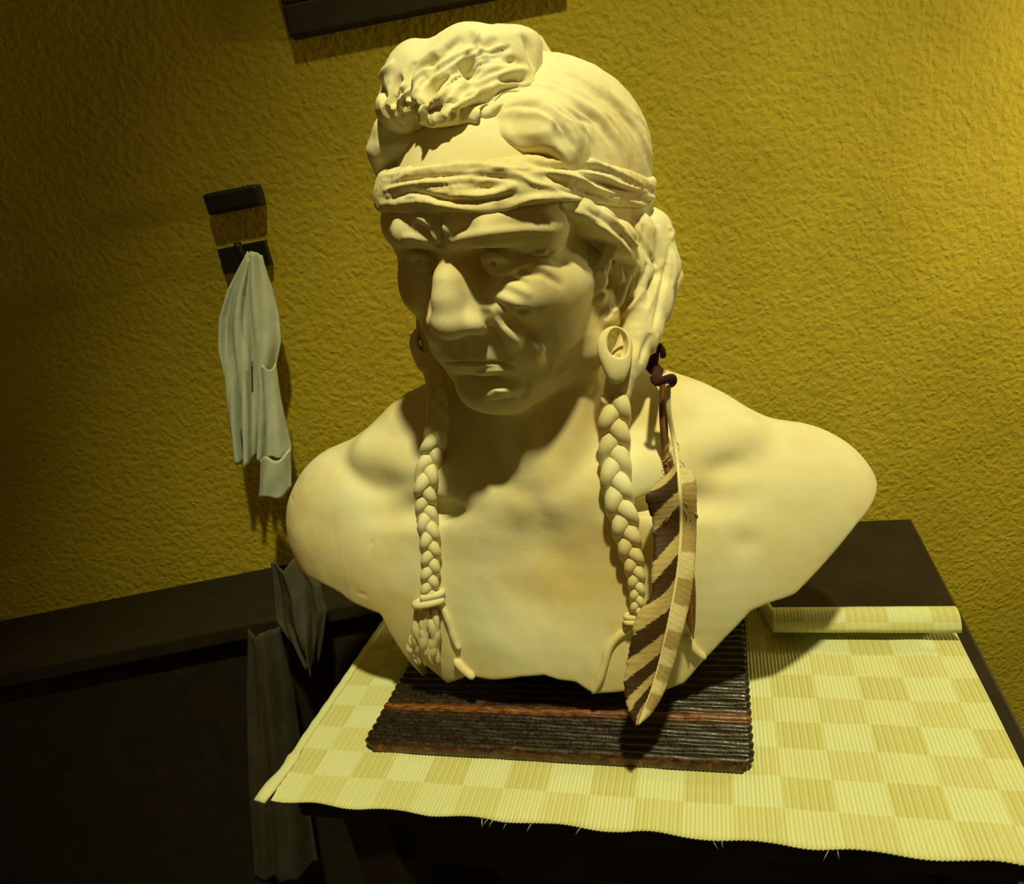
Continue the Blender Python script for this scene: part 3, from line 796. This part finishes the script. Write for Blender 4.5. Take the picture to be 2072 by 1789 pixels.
# ------------------------------------------------------------------ ribbed wooden plinth board
def board_material():
    m, nt, p = mat_new('charred_wood')
    L = nt.links
    at = nt.nodes.new('ShaderNodeAttribute'); at.attribute_name = 'weave'
    mp = nt.nodes.new('ShaderNodeMapping'); mp.inputs['Scale'].default_value = (22, 150, 1); L.new(at.outputs['Vector'], mp.inputs[0])
    n = noise(nt, 4, 6, .65, mp.outputs[0], .5)
    sep = nt.nodes.new('ShaderNodeSeparateXYZ'); L.new(at.outputs['Vector'], sep.inputs[0])
    # worn reddish streak where the finish has rubbed off one rib
    def gauss(c, w_):
        a_ = nt.nodes.new('ShaderNodeMath'); a_.operation = 'SUBTRACT'; L.new(sep.outputs[1], a_.inputs[0]); a_.inputs[1].default_value = c
        b_ = nt.nodes.new('ShaderNodeMath'); b_.operation = 'ABSOLUTE'; L.new(a_.outputs[0], b_.inputs[0])
        c_ = nt.nodes.new('ShaderNodeMapRange'); L.new(b_.outputs[0], c_.inputs[0]); c_.inputs[1].default_value = 0; c_.inputs[2].default_value = w_; c_.inputs[3].default_value = 1; c_.inputs[4].default_value = 0
        return c_.outputs[0]
    g1 = gauss(.047, .012); g2 = gauss(.000, .005)
    mm = nt.nodes.new('ShaderNodeMath'); mm.operation = 'MULTIPLY_ADD'; L.new(g2, mm.inputs[0]); mm.inputs[1].default_value = .55; L.new(g1, mm.inputs[2])
    ad = nt.nodes.new('ShaderNodeMath'); ad.operation = 'MULTIPLY_ADD'; L.new(mm.outputs[0], ad.inputs[0]); ad.inputs[1].default_value = .30
    sc = nt.nodes.new('ShaderNodeMath'); sc.operation = 'MULTIPLY'; L.new(n.outputs[0], sc.inputs[0]); sc.inputs[1].default_value = .82
    L.new(sc.outputs[0], ad.inputs[2])
    r = ramp(nt, ad.outputs[0], [(.34, (.009, .0045, .003)), (.50, (.020, .010, .005)), (.62, (.085, .026, .007)), (.78, (.28, .10, .02))])
    L.new(r.outputs[0], p.inputs['Base Color'])
    n2 = noise(nt, 300, 4, .7, geo(nt)); bump(nt, n2.outputs[0], .3, .0008, p)
    rr = ramp(nt, n2.outputs[0], [(.4, (.25, .25, .25)), (.6, (.55, .55, .55))]); L.new(rr.outputs[0], p.inputs['Roughness'])
    p.inputs['Specular IOR Level'].default_value = .6
    return m
ZB = ZT+.004
c0 = at_z(737, 1519, ZB); c1 = at_z(1530, 1566, ZB)
byaw = math.atan2(c1.y-c0.y, c1.x-c0.x); BW = (c1-c0).length
BM = Matrix.Translation(c0)@Matrix.Rotation(byaw, 4, 'Z')
BD, BT, PIT = .235, .0105, .0088
board = tag(empty('plinth_board', BM@Vector((BW/2, BD/2, 0))), 'dark ribbed wooden board under the clay bust, on the yellow mat', 'plinth')
prof = []
N_R = int(BD/PIT)
prof.append((0.0, 0.0)); prof.append((-.0005, BT*.35))
for k in range(N_R):
    for s_ in range(8):
        t = s_/8
        prof.append((k*PIT+t*PIT, BT-.0042+.0042*math.sin(math.pi*t)**.6))
prof.append((N_R*PIT, BT-.003)); prof.append((N_R*PIT, 0))
Vs, UV, Qs = [], [], []
NXB = 110
for i in range(NXB+1):
    for j, (y, z) in enumerate(prof):
        u = i/NXB
        x = BW*u
        endr = min(i, NXB-i)
        inset = .0022*(math.sin(math.pi*((y/PIT) % 1.0))**.7-1) if endr == 0 else 0      # scalloped ends
        cor = .008*(1-math.sqrt(max(0, 1-(1-min(1, y/.008))**2))) if y < .008 else 0      # rounded corners
        if endr <= 3: xx = x+(cor*(1-endr/3.5)-inset)*(1 if i <= 3 else -1)
        else: xx = x
        yy = y
        if endr <= 3 and j < 6: yy = y+.0
        zz = z-(.0025 if (endr == 0 and z > .005) else 0)+(0.0005*math.sin(x*60+(j//8)*1.7)+.0003*math.sin(x*190+(j//8)*2.9) if z > .006 else 0)
        Vs.append(BM@Vector((xx, yy, zz))); UV.append((x, y, 0))
n_ = len(prof)
for i in range(NXB):
    for j in range(n_-1): Qs.append((i*n_+j, (i+1)*n_+j, (i+1)*n_+j+1, i*n_+j+1))
me = bpy.data.meshes.new('ribbed_board')
me.from_pydata([tuple(v) for v in Vs], [], Qs+[tuple(range(n_-1, -1, -1)), tuple(NXB*n_+j for j in range(n_)), ]+[(i*n_, i*n_+n_-1, (i+1)*n_+n_-1, (i+1)*n_) for i in range(NXB)])
bm = bmesh.new(); bm.from_mesh(me); bmesh.ops.recalc_face_normals(bm, faces=bm.faces); bm.to_mesh(me); bm.free()
weave_attr(me, UV)
BOARDM = board_material()
bo = link('ribbed_board', me, BOARDM, board)

# ------------------------------------------------------------------ the bust
root = tag(empty('clay_bust', tuple(T.w((0, -10, 0))[:2]/1000)+(ZB+BT,)), 'unglazed clay bust of a frowning man with headband and two braids, on the dark board', 'sculpture')
tm = TORSO
def sculpted(name, f, h, lo, hi, fn=None, parent=root, it=2):
    V, Q = polygonise(f, lo, hi, h); V = relax(V, Q, it)
    s = None
    if fn:
        s = Sculpt(V, Q); fn(s); V = s.V
    return link(name, mesh_np(name, V/1000, Q), CLAY, parent), s
bf, cv = build_body()
lo, hi = bf.bounds(); lo[2] = max(lo[2], -460)
body, bs = sculpted('body', bf, 1.4, lo, hi, sculpt_face)
bb = BVHTree.FromPolygons([tuple(v) for v in bs.V[:]/1000], [tuple(q) for q in bs.Q])
h = build_hair(); hairo, hs = sculpted('hair', h, 1.3, *h.bb, sculpt_hair)
h = build_quiff(); sculpted('topknot', h, 1.1, *h.bounds(), sculpt_quiff)
h = build_band(); sculpted('headband', h, 1.1, *h.bounds(), sculpt_band)
h = build_earring(1244, 716, .508); sculpted('earring', h, .8, *h.bounds())
h = build_earring(860, 706, .60, .95); sculpted('earring', h, .8, *h.bounds())
# a block inside the hollow shell carries it on the board
q0 = Vector(T.w((0, -2, 0))/1000)
PM = Matrix.Translation((q0.x, q0.y, 0))@Matrix.Rotation(-TA, 4, 'Z')
o = tobj('support_block', [box(-.07, .07, -.05, .04, ZB+BT, -.255, PM)], simple('black_block', (.01, .008, .006), .8), root, False)

def braid(name, px, width_mm, top_y, n_top, lift=.009):
    e = tag(empty(name, (0, 0, 0))); e.parent = root; e.matrix_parent_inverse = root.matrix_world.inverted()
    pts = []
    for i, (x, y) in enumerate(px):
        h_, n_ = hits(bb, x, y)
        d = Vector(ray(x, y)).normalized()
        if i < len(top_y) and top_y[i]: p = at_y(x, y, top_y[i])
        else: p = h_-d*lift
        pts.append(p)
    for i in range(1, len(pts)):               # hanging hair bridges the hollows of the chest
        if pts[i].y > pts[i-1].y-.001: pts[i] = at_y(*px[i], pts[i-1].y-.001)
    C_ = smooth3(pts, 260)
    n = len(C_)
    # average the path a little
    for _ in range(14): C_ = [C_[0]]+[(C_[i-1]+C_[i]*2+C_[i+1])/4 for i in range(1, n-1)]+[C_[-1]]
    acc = [0.0]
    for i in range(1, n): acc.append(acc[-1]+(C_[i]-C_[i-1]).length)
    Wd = [np.interp(acc[i]/acc[-1], np.linspace(0, 1, len(width_mm)), width_mm)/1000 for i in range(n)]
    ph = 0.0
    tracks = [[], [], []]; rads = [[], [], []]
    for i in range(n):
        if i: ph += 2*math.pi*(acc[i]-acc[i-1])/(2.35*Wd[i])
        t = (C_[min(n-1, i+1)]-C_[max(0, i-1)]).normalized()
        view = C_[i].normalized()
        side = t.cross(view).normalized(); dep = -side.cross(t).normalized()
        if dep.dot(view) > 0: dep = -dep
        r = Wd[i]*.25; a_ = Wd[i]*.5-r*.95; b_ = r*.62
        for k in range(3):
            q = ph+2*math.pi*k/3
            tracks[k].append(C_[i]+side*a_*math.sin(q)+dep*b_*math.sin(2*q))
            rads[k].append(r*(1.0+.16*math.cos(2*q))*min(1, .45+i/9, .4+(n-1-i)/8))
    for k in range(3):
        v, f = tube(tracks[k], rads[k], 12)
        so = tobj('braid_strand', [(v, f)], CLAY, e)
    return e, C_, Wd
rb, RC, RW = braid('braid', [(1248, 800), (1243, 850), (1243, 900), (1245, 950), (1250, 1000), (1262, 1050), (1272, 1100), (1284, 1150), (1289, 1200), (1288, 1244)],
                   [25, 27.5, 27, 27, 26.5, 25, 22, 18, 14, 11], [.513, .510, .508], 3, .010)
lb, LC, LW = braid('braid', [(883, 790), (886, 840), (882, 880), (872, 925), (862, 975), (862, 1025), (868, 1075), (872, 1125), (870, 1170), (868, 1208)],
                   [20, 21, 22.5, 23, 22, 20.5, 20, 19, 18, 16], [.583, .572, .562], 3, .009)
def on_body(L, lift):
    out = []
    for x, y in L:
        h_, n_ = hits(bb, x, y)
        out.append(h_+n_*lift if h_ else None)
    return [p for p in out if p]
def cord(name, L, r, lift, parent=root, n=40, taper=True):
    P_ = smooth3(on_body(L, lift), n); m = len(P_)
    rr = [r*(1-.25*abs(2*i/m-1)**4)*min(1, .45+i/3, .5+(m-1-i)/3)*(1+.05*math.sin(i*.5)) for i in range(m)]
    return tobj(name, [tube(P_, rr, 10)], CLAY, parent)
def ring_tie(cx, cy, y, w_, r, parent, tilt=.15, name='cord_tie', turns=2):
    c = at_y(cx, cy, y); P_ = []
    X, U, Fv = Vector(R_), Vector(U_), Vector(F_)
    for i in range(int(24*turns)+1):
        a_ = 2*math.pi*i/24
        P_.append(c+X*w_*math.cos(a_)-Fv*w_*.62*math.sin(a_)+U*(tilt*w_*math.cos(a_)+(i/24-turns/2)*r*1.7))
    return tobj(name, [tube(P_, r, 8, 1, (0, .1, 1))], CLAY, parent)
# left braid: tie, tassel, hanging cord
hl = hits(bb, 868, 1216)[0]
ring_tie(867, 1213, hl.y-.006, .0112, .0036, lb, .3, turns=1.35)
def tassel(name, L, parent, w0, n=9, spread=1.0, seed=1):
    rnd = random.Random(seed); parts = []
    for k in range(n):
        off = (k/(n-1)-.5)*2
        P_ = []
        for i, (x, y) in enumerate(L):
            t = i/(len(L)-1)
            ww = w0*(.55+.75*math.sin(math.pi*min(1, t*1.05+.12))**.8)
            xx = x+off*ww*spread+rnd.uniform(-3, 3)+6*math.sin(t*5+k*2)
            h_, n_ = hits(bb, xx, y)
            if h_ is None: h_ = P_[-1]+Vector((0, 0, -.01)) if P_ else at_y(xx, y, .5)
            lift = .0045+.0045*(1-abs(off))*math.sin(math.pi*min(1, t+.15))
            if n_ is not None and (not P_ or abs(h_.y-P_[-1].y) < .03): P_.append(h_+n_*lift)
        P_ = smooth3(P_, 30); m = len(P_)
        parts.append(tube(P_, [.0034*(math.sin(math.pi*(.12+.84*i/m)))**.6*(1.05+.30*math.sin(i*.42+k*1.9)) for i in range(m)], 8))
    return tobj(name, parts, CLAY, parent)
tassel('tassel', [(866, 1228), (866, 1262), (868, 1298), (872, 1335), (872, 1370)], lb, 19)
tassel('tassel_tip', [(842, 1280), (838, 1305), (846, 1335)], lb, 3, 2)
cord('cord_end', [(878, 1212), (896, 1225), (910, 1255), (922, 1290), (932, 1312)], .0030, .0022, lb)
cord('cord_end', [(922, 1330), (940, 1350), (962, 1368)], .0040, .0025, lb, 14)
hr = hits(bb, 1284, 1250)[0]
ring_tie(1282, 1250, hr.y-.005, .0062, .0024, rb, .2)
cord('cord_end', [(1280, 1268), (1252, 1285), (1232, 1310), (1222, 1345), (1212, 1375), (1200, 1400)], .0034, .0014, rb)
cord('cord_end', [(1385, 1285), (1405, 1310), (1425, 1328)], .0036, .0022, rb, 14)
cord('cord_tail', [(1290, 1255), (1286, 1275), (1285, 1300)], .0022, .002, rb, 14)
# ------------------------------------------------------------------ feathers on a suede lace
def vane_material(name, light, dark, bars, slant):
    m, nt, p = mat_new(name); L = nt.links
    at = nt.nodes.new('ShaderNodeAttribute'); at.attribute_name = 'weave'
    sep = nt.nodes.new('ShaderNodeSeparateXYZ'); L.new(at.outputs['Vector'], sep.inputs[0])
    mp = nt.nodes.new('ShaderNodeMapping'); mp.inputs['Scale'].default_value = (1.2, 90, 1); L.new(at.outputs['Vector'], mp.inputs[0])
    n = noise(nt, 2.0, 3, .6, mp.outputs[0])
    a_ = nt.nodes.new('ShaderNodeMath'); a_.operation = 'MULTIPLY_ADD'; L.new(sep.outputs[0], a_.inputs[0]); a_.inputs[1].default_value = slant; L.new(sep.outputs[1], a_.inputs[2])
    b_ = nt.nodes.new('ShaderNodeMath'); b_.operation = 'MULTIPLY_ADD'; L.new(n.outputs[0], b_.inputs[0]); b_.inputs[1].default_value = .035; L.new(a_.outputs[0], b_.inputs[2])
    st = [(0.0, light)]
    for (s0, s1) in bars:
        st += [(s0-.006, light), (s0, dark), (s1, dark), (s1+.006, light)]
    r = ramp(nt, b_.outputs[0], st)
    n2 = noise(nt, 3.0, 2, .5, mp.outputs[0])
    mix = nt.nodes.new('ShaderNodeMix'); mix.data_type = 'RGBA'; mix.blend_type = 'MULTIPLY'; mix.inputs[0].default_value = .5
    r2 = ramp(nt, n2.outputs[0], [(.3, (.62, .5, .36)), (.6, (1, 1, 1))])
    L.new(r.outputs[0], mix.inputs[6]); L.new(r2.outputs[0], mix.inputs[7]); L.new(mix.outputs[2], p.inputs['Base Color'])
    p.inputs['Roughness'].default_value = .6; p.inputs['Specular IOR Level'].default_value = .3
    bump(nt, n2.outputs[0], .4, .0006, p)
    return m
BEIGE = (.62, .50, .24); BROWN = (.085, .042, .014); CREAM = (.72, .64, .36)
V1 = vane_material('barred_vane', (.58, .45, .20), (.060, .028, .009), [(.035, .12), (.18, .285), (.37, .458), (.577, .663), (.75, .815), (.872, .93)], -.10)
V2 = vane_material('pale_barred_vane', CREAM, (.42, .31, .12), [(.09, .35), (.455, .55), (.655, .72), (.79, .845), (.90, .96)], .02)
V3 = simple('brown_vane', (.16, .075, .022), .6, 90, .3)
QUILL = simple('quill_horn', (.80, .72, .40), .35, 60, .08, spec=.5)
SUEDE = simple('maroon_suede', (.045, .010, .012), .95, 300, .3, .5)
def gap_points(L, base_gap):
    """points just in front of the chest (or of a plaits' thickness) along picture rays"""
    out = []
    for (x, y, g) in L:
        h_, n_ = hits(bb, x, y)
        if h_ is None: out.append(None)
        else: out.append(h_-Vector(ray(x, y)).normalized()*g)
    return out
def vane(name, shaft, side_px, mat, parent, curl=.0, rag=0.0, thick=.0003, rows=9, seed=3, depth_bias=0.0):
    """shaft: 3d points (n); side_px: same-length picture x,y of the outer edge"""
    rnd = random.Random(seed); V, Fc, UV = [], [], []
    n = len(shaft)
    for i in range(n):
        s_ = shaft[i]; ex, ey = side_px[i]
        dist = s_.dot(Vector(F_))
        rr_ = Vector(ray(ex, ey)); o_ = rr_*((dist+depth_bias)/rr_.dot(Vector(F_)))
        jag = rnd.uniform(-rag, rag)
        for j in range(rows+1):
            t = j/rows
            p = s_+(o_-s_)*(t*(1+jag))
            p = p-Vector(F_)*(curl*math.sin(math.pi*t*.8))
            p = p+Vector(F_)*(.00025*math.sin(i*2.4))
            V.append(p); UV.append((t, i/(n-1), 0))
    for i in range(n-1):
        for j in range(rows):
            Fc.append((i*(rows+1)+j, i*(rows+1)+j+1, (i+1)*(rows+1)+j+1, (i+1)*(rows+1)+j))
    o = tobj(name, [(V, Fc)], mat, parent)
    weave_attr(o.data, UV)
    md = o.modifiers.new('thick', 'SOLIDIFY'); md.thickness = thick
    return o
def resample_px(L, n):
    a_ = spline([(p[0], p[1]) for p in L], 3.0)
    return [tuple(a_[int(round(i*(len(a_)-1)/(n-1)))]) for i in range(n)]
# depth of the quill at picture heights: from the knot under the hair down the chest, past its edge
def quill3(L):
    return smooth3([at_y(x, y, d) for x, y, d in L], 170)
h_mid = hits(bb, 1376, 1050)[0]; h_low = hits(bb, 1350, 1330)[0]; h_up = hits(bb, 1372, 900)[0]
YU, YM, YL = h_up.y-.016, h_mid.y-.022, min(h_low.y-.020, .438)
print('quill depths', YU, YM, YL)
feather = tag(empty('feather', at_y(1345, 775, YU-.004)), 'barred brown and cream feather hanging over the right braid', 'feather')
QP = [(1352, 778, YU-.002), (1353, 830, YU-.002), (1362, 880, YU), (1370, 930, YU*.6+YM*.4), (1376, 1000, YM), (1378, 1060, YM), (1374, 1130, YM*.6+YL*.4), (1364, 1200, YM*.3+YL*.7), (1350, 1270, YL), (1334, 1340, YL-.006), (1316, 1400, YL-.014), (1290, 1464, YL-.024)]
Q3 = quill3(QP); NQ = len(Q3)
tobj('quill', [tube(Q3, [max(.0004, .0021*(1-.75*i/NQ)) for i in range(NQ)], 8)], QUILL, feather)
def part_shaft(y0, y1):
    out = []
    for p in Q3:
        d = p.dot(Vector(F_)); py = 894.5-FPX*p.dot(Vector(U_))/d
        if y0 <= py <= y1: out.append(p)
    return out
def pyx(p):
    d = p.dot(Vector(F_)); return 1036+FPX*p.dot(Vector(R_))/d, 894.5-FPX*p.dot(Vector(U_))/d
sh = part_shaft(935, 1462)
Lft = [(1352, 955), (1318, 985), (1306, 1008), (1318, 1050), (1320, 1075), (1322, 1110), (1316, 1160), (1318, 1200), (1300, 1225), (1284, 1250), (1278, 1290), (1268, 1330), (1262, 1370), (1262, 1405), (1272, 1440), (1284, 1466)]
vane('vane', sh, resample_px(Lft, len(sh)), V1, feather, .004, .03, seed=4, depth_bias=-.002)
sh2 = part_shaft(945, 1462)
Rgt = [(1392, 950), (1405, 965), (1408, 1010), (1408, 1060), (1406, 1110), (1402, 1170), (1394, 1220), (1382, 1270), (1368, 1320), (1356, 1360), (1342, 1400), (1318, 1440), (1290, 1466)]
vane('vane', sh2, resample_px(Rgt, len(sh2)), V2, feather, .003, .01, seed=5, depth_bias=.002)
rnd = random.Random(9); dn = []
for k in range(46):                            # downy barbs at the base
    i = rnd.randint(28, 62); p = Q3[min(i, NQ-1)]
    side = -1 if k % 3 else 1
    x, y = pyx(p); dd = p.dot(Vector(F_))
    def pt(ax, ay, o): 
        r_ = Vector(ray(ax, ay)); return r_*((dd+o)/r_.dot(Vector(F_)))
    l = rnd.uniform(14, 32)*(1 if side < 0 else .55)
    dn.append(tube(smooth3([p, pt(x+side*l*.5, y+l*.25, -.001), pt(x+side*l, y+l*rnd.uniform(.5, 1.1), rnd.uniform(-.003, .003))], 6), .00028, 4))
o = tobj('down', dn, simple('down_barbs', (.55, .43, .19), .8), feather); o['kind'] = 'stuff'
# tuft at the start of the right vane
tf = []
for k in range(26):
    p = Q3[rnd.randint(48, 64)]; x, y = pyx(p); dd = p.dot(Vector(F_))
    def pt(ax, ay, o):
        r_ = Vector(ray(ax, ay)); return r_*((dd+o)/r_.dot(Vector(F_)))
    l = rnd.uniform(18, 34)
    tf.append(tube(smooth3([p, pt(x+l*.6, y+l*.1, 0), pt(x+l, y+rnd.uniform(6, 24), .001)], 6), [.0009]*9, 4))
tobj('tuft', tf, simple('tuft_barbs', (.40, .30, .11), .8), feather)

# second, plain brown feather behind
f2 = tag(empty('feather', at_y(1345, 776, YU+.004)), 'plain dark brown feather mostly hidden behind the barred one', 'feather')
Y2 = lambda x, y: hits(bb, x, y)[0].y-.013
Q2 = quill3([(1341, 772, YU+.002), (1343, 860, YU+.003), (1350, 940, YU+.005), (1372, 1040, Y2(1372, 1040)), (1384, 1120, Y2(1384, 1120)), (1396, 1200, Y2(1396, 1200)), (1403, 1292, Y2(1396, 1290))])
tobj('quill', [tube(Q2, [max(.0004, .0016*(1-.6*i/len(Q2))) for i in range(len(Q2))], 8)], simple('brown_quill', (.28, .15, .05), .5, 60, .15), f2)
def along(Q, offs):
    out = []
    for i, p in enumerate(Q):
        x, y = pyx(p); out.append((x+np.interp(i/(len(Q)-1), [0, .1, .3, .5, .75, .93, 1], offs), y))
    return out
vane('vane', Q2, along(Q2, [-7, -9, -8, -6, -14, -12, 0]), V3, f2, .001, .02, seed=6)
vane('vane', Q2, along(Q2, [10, 9, 7, 10, 14, 6, 0]), V3, f2, .001, .02, seed=7, depth_bias=.001)
# suede lace
lace = tag(empty('suede_lace', at_y(1342, 765, YU-.002)), 'dark maroon suede lace knotted around the tops of the feathers', 'lace')
YH = .548
P_ = smooth3([at_y(1318, 742, YH), at_y(1322, 722, YH-.002), at_y(1330, 700, YH-.004), at_y(1340, 708, YH-.004), at_y(1342, 722, YH)], 24)
tobj('loop', [tube(P_, .0026, 8, .7)], SUEDE, lace)
P_ = smooth3([at_y(1328, 700, YH-.003), at_y(1322, 730, YH-.002), at_y(1318, 742, YH-.004), at_y(1330, 752, YH-.010), at_y(1326, 768, YU-.006)], 24)
tobj('strap', [tube(P_, [.0030+.0028*math.sin(math.pi*i/25) for i in range(60)][:len(P_)], 8, .6)], SUEDE, lace)
P_ = smooth3([at_y(1322, 762, YU-.005), at_y(1328, 774, YU-.009), at_y(1345, 768, YU-.010), at_y(1360, 764, YU-.008), at_y(1363, 772, YU-.005), at_y(1356, 778, YU+.002), at_y(1338, 776, YU+.006), at_y(1324, 768, YU+.002)], 30)
tobj('wrap', [tube(P_, .0028, 8, .8)], SUEDE, lace)
# ------------------------------------------------------------------ picture frame, clothes on the wall, dark furniture behind
def frame_thing():
    e = tag(empty('picture_frame', (-.01, YW-.012, .213)), 'dark wooden picture frame hanging high on the ochre wall, top left', 'picture frame')
    fm = simple('frame_wood', (.028, .016, .006), .6)
    bl = at_y(588, 77, YW-.02)
    x0, z0 = bl.x, bl.z; x1 = x0+.34; z1 = z0+.42; w_ = .035
    for nm, b_ in (('frame_rail', (x0, x1, YW-.022, YW-.001, z0, z0+w_)), ('frame_rail', (x0, x1, YW-.022, YW-.001, z1-w_, z1)),
                   ('frame_stile', (x0, x0+w_, YW-.022, YW-.001, z0+w_, z1-w_)), ('frame_stile', (x1-w_, x1, YW-.022, YW-.001, z0+w_, z1-w_))):
        bevel_obj(tobj(nm, [box(*b_)], fm, e, False), .003)
    tobj('backing', [box(x0+w_, x1-w_, YW-.010, YW-.002, z0+w_, z1-w_)], simple('dark_picture', (.05, .04, .02), .6), e, False)
frame_thing()
CLOTH = simple('pale_cotton', (.60, .66, .58), .9, 60, .08, .5, .0008, .1)
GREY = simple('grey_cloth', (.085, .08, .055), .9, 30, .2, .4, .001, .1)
def draped(name, outline, y, mat, parent, folds=5, amp=.012, thick=.0015, seed=1, ny=46, nxx=34, bulge=.02):
    """outline: rows (z from top to bottom) of left x, right x in metres; a folded hanging cloth"""
    rnd = random.Random(seed); V, Fc = [], []
    zs = [o_[0] for o_ in outline]
    for j in range(ny+1):
        t = j/ny; z = zs[0]+(zs[-1]-zs[0])*t
        xl = np.interp(-z, [-q for q in zs], [o_[1] for o_ in outline]); xr = np.interp(-z, [-q for q in zs], [o_[2] for o_ in outline])
        for i in range(nxx+1):
            u = i/nxx
            d = bulge*math.sin(math.pi*u)+amp*(.4+.6*t)*(math.sin(u*math.pi*folds+seed+1.5*math.sin(t*3+seed))+.4*math.sin(u*math.pi*folds*2.3+t*4))
            V.append(Vector((xl+(xr-xl)*u, y-.012-max(-.006, d), z+.004*math.sin(u*9+seed))))
    for j in range(ny):
        for i in range(nxx):
            Fc.append((j*(nxx+1)+i, j*(nxx+1)+i+1, (j+1)*(nxx+1)+i+1, (j+1)*(nxx+1)+i))
    o = tobj(name, [(V, Fc)], mat, parent)
    md = o.modifiers.new('thick', 'SOLIDIFY'); md.thickness = thick
    return o
YC = YW-.05
def cx(px, py): p = at_y(px, py, YC-.02); return p.x, p.z
jk = tag(empty('white_shirt', (-.33, YC, -.02)), 'pale cotton shirt with turned cuff hanging on the wall at the left edge', 'shirt')
def rowz(L):
    out = []
    for (xl, yl, xr, yr) in L:
        a_ = cx(xl, yl); b_ = cx(xr, yr); out.append(((a_[1]+b_[1])/2, a_[0], b_[0]))
    out.sort(key=lambda q: -q[0]); return out
draped('shirt_body', rowz([(500, 515, 524, 512), (455, 585, 548, 590), (440, 640, 560, 640), (440, 700, 566, 700), (455, 760, 552, 760), (465, 860, 548, 850), (478, 935, 540, 925)]), YC, CLOTH, jk, 5, .012, seed=2)
draped('sleeve', rowz([(528, 740, 560, 735), (532, 800, 568, 795), (534, 860, 578, 855), (536, 925, 588, 905)]), YC-.012, CLOTH, jk, 2, .005, seed=4, bulge=.018)
draped('cuff', rowz([(534, 922, 592, 900), (533, 945, 592, 925), (532, 975, 593, 955), (530, 1000, 594, 978)]), YC-.022, CLOTH, jk, 2, .003, seed=5, bulge=.020, ny=12)
DK = simple('black_hook', (.01, .008, .006), .5)
hk = tag(empty('wall_hook', (-.40, YW-.01, .02)), 'dark wall hook and collar above the pale shirt', 'hook')
c_ = at_y(526, 495, YW-.03)
tobj('hook_plate', [box(c_.x-.060, c_.x+.002, YW-.016, YW-.001, c_.z-.028, c_.z+.004)], DK, hk, False)
tobj('hook_arm', [tube(smooth3([(c_.x-.02, YW-.012, c_.z-.01), (c_.x-.02, YW-.045, c_.z-.018), (c_.x-.02, YW-.055, c_.z-.004), (c_.x-.02, YW-.055, c_.z+.008)], 14), .005, 8)], DK, hk)
c_ = at_y(512, 395, YW-.02)
k2 = tag(empty('wall_hook', (c_.x-.03, YW-.01, c_.z)), 'small dark peg at the left edge, higher up the wall than the shirt', 'hook')
bevel_obj(tobj('peg', [box(c_.x-.06, c_.x+.010, YW-.03, YW-.001, c_.z-.014, c_.z+.012)], DK, k2, False), .004)

# dark chest under the clothes
ch = tag(empty('low_chest', (-.45, YW-.12, -1.16)), 'low dark chest against the wall, in shadow behind the table', 'chest')
p0 = at_y(513, 1190, .93)
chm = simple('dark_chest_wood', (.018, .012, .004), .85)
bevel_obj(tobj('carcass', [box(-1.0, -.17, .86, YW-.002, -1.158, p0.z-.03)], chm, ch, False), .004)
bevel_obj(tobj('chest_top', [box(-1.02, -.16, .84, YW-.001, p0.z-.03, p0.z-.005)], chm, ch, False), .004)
gs = tag(empty('grey_jacket', (-.34, .80, -.56)), 'grey cloth jacket hanging in shadow left of the bust, below its shoulder', 'jacket')
def rz(L, y):
    out = []
    for (xl, yl, xr, yr) in L:
        a_ = at_y(xl, yl, y); b_ = at_y(xr, yr, y); out.append(((a_.z+b_.z)/2, a_.x, b_.x))
    out.sort(key=lambda q: -q[0]); return out
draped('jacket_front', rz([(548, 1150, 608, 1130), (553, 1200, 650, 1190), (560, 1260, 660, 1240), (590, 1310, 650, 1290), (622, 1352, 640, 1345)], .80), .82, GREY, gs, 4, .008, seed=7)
tr = tag(empty('hanging_trousers', (-.42, .78, -.9)), 'faint grey trousers hanging below the jacket at the left edge', 'trousers')
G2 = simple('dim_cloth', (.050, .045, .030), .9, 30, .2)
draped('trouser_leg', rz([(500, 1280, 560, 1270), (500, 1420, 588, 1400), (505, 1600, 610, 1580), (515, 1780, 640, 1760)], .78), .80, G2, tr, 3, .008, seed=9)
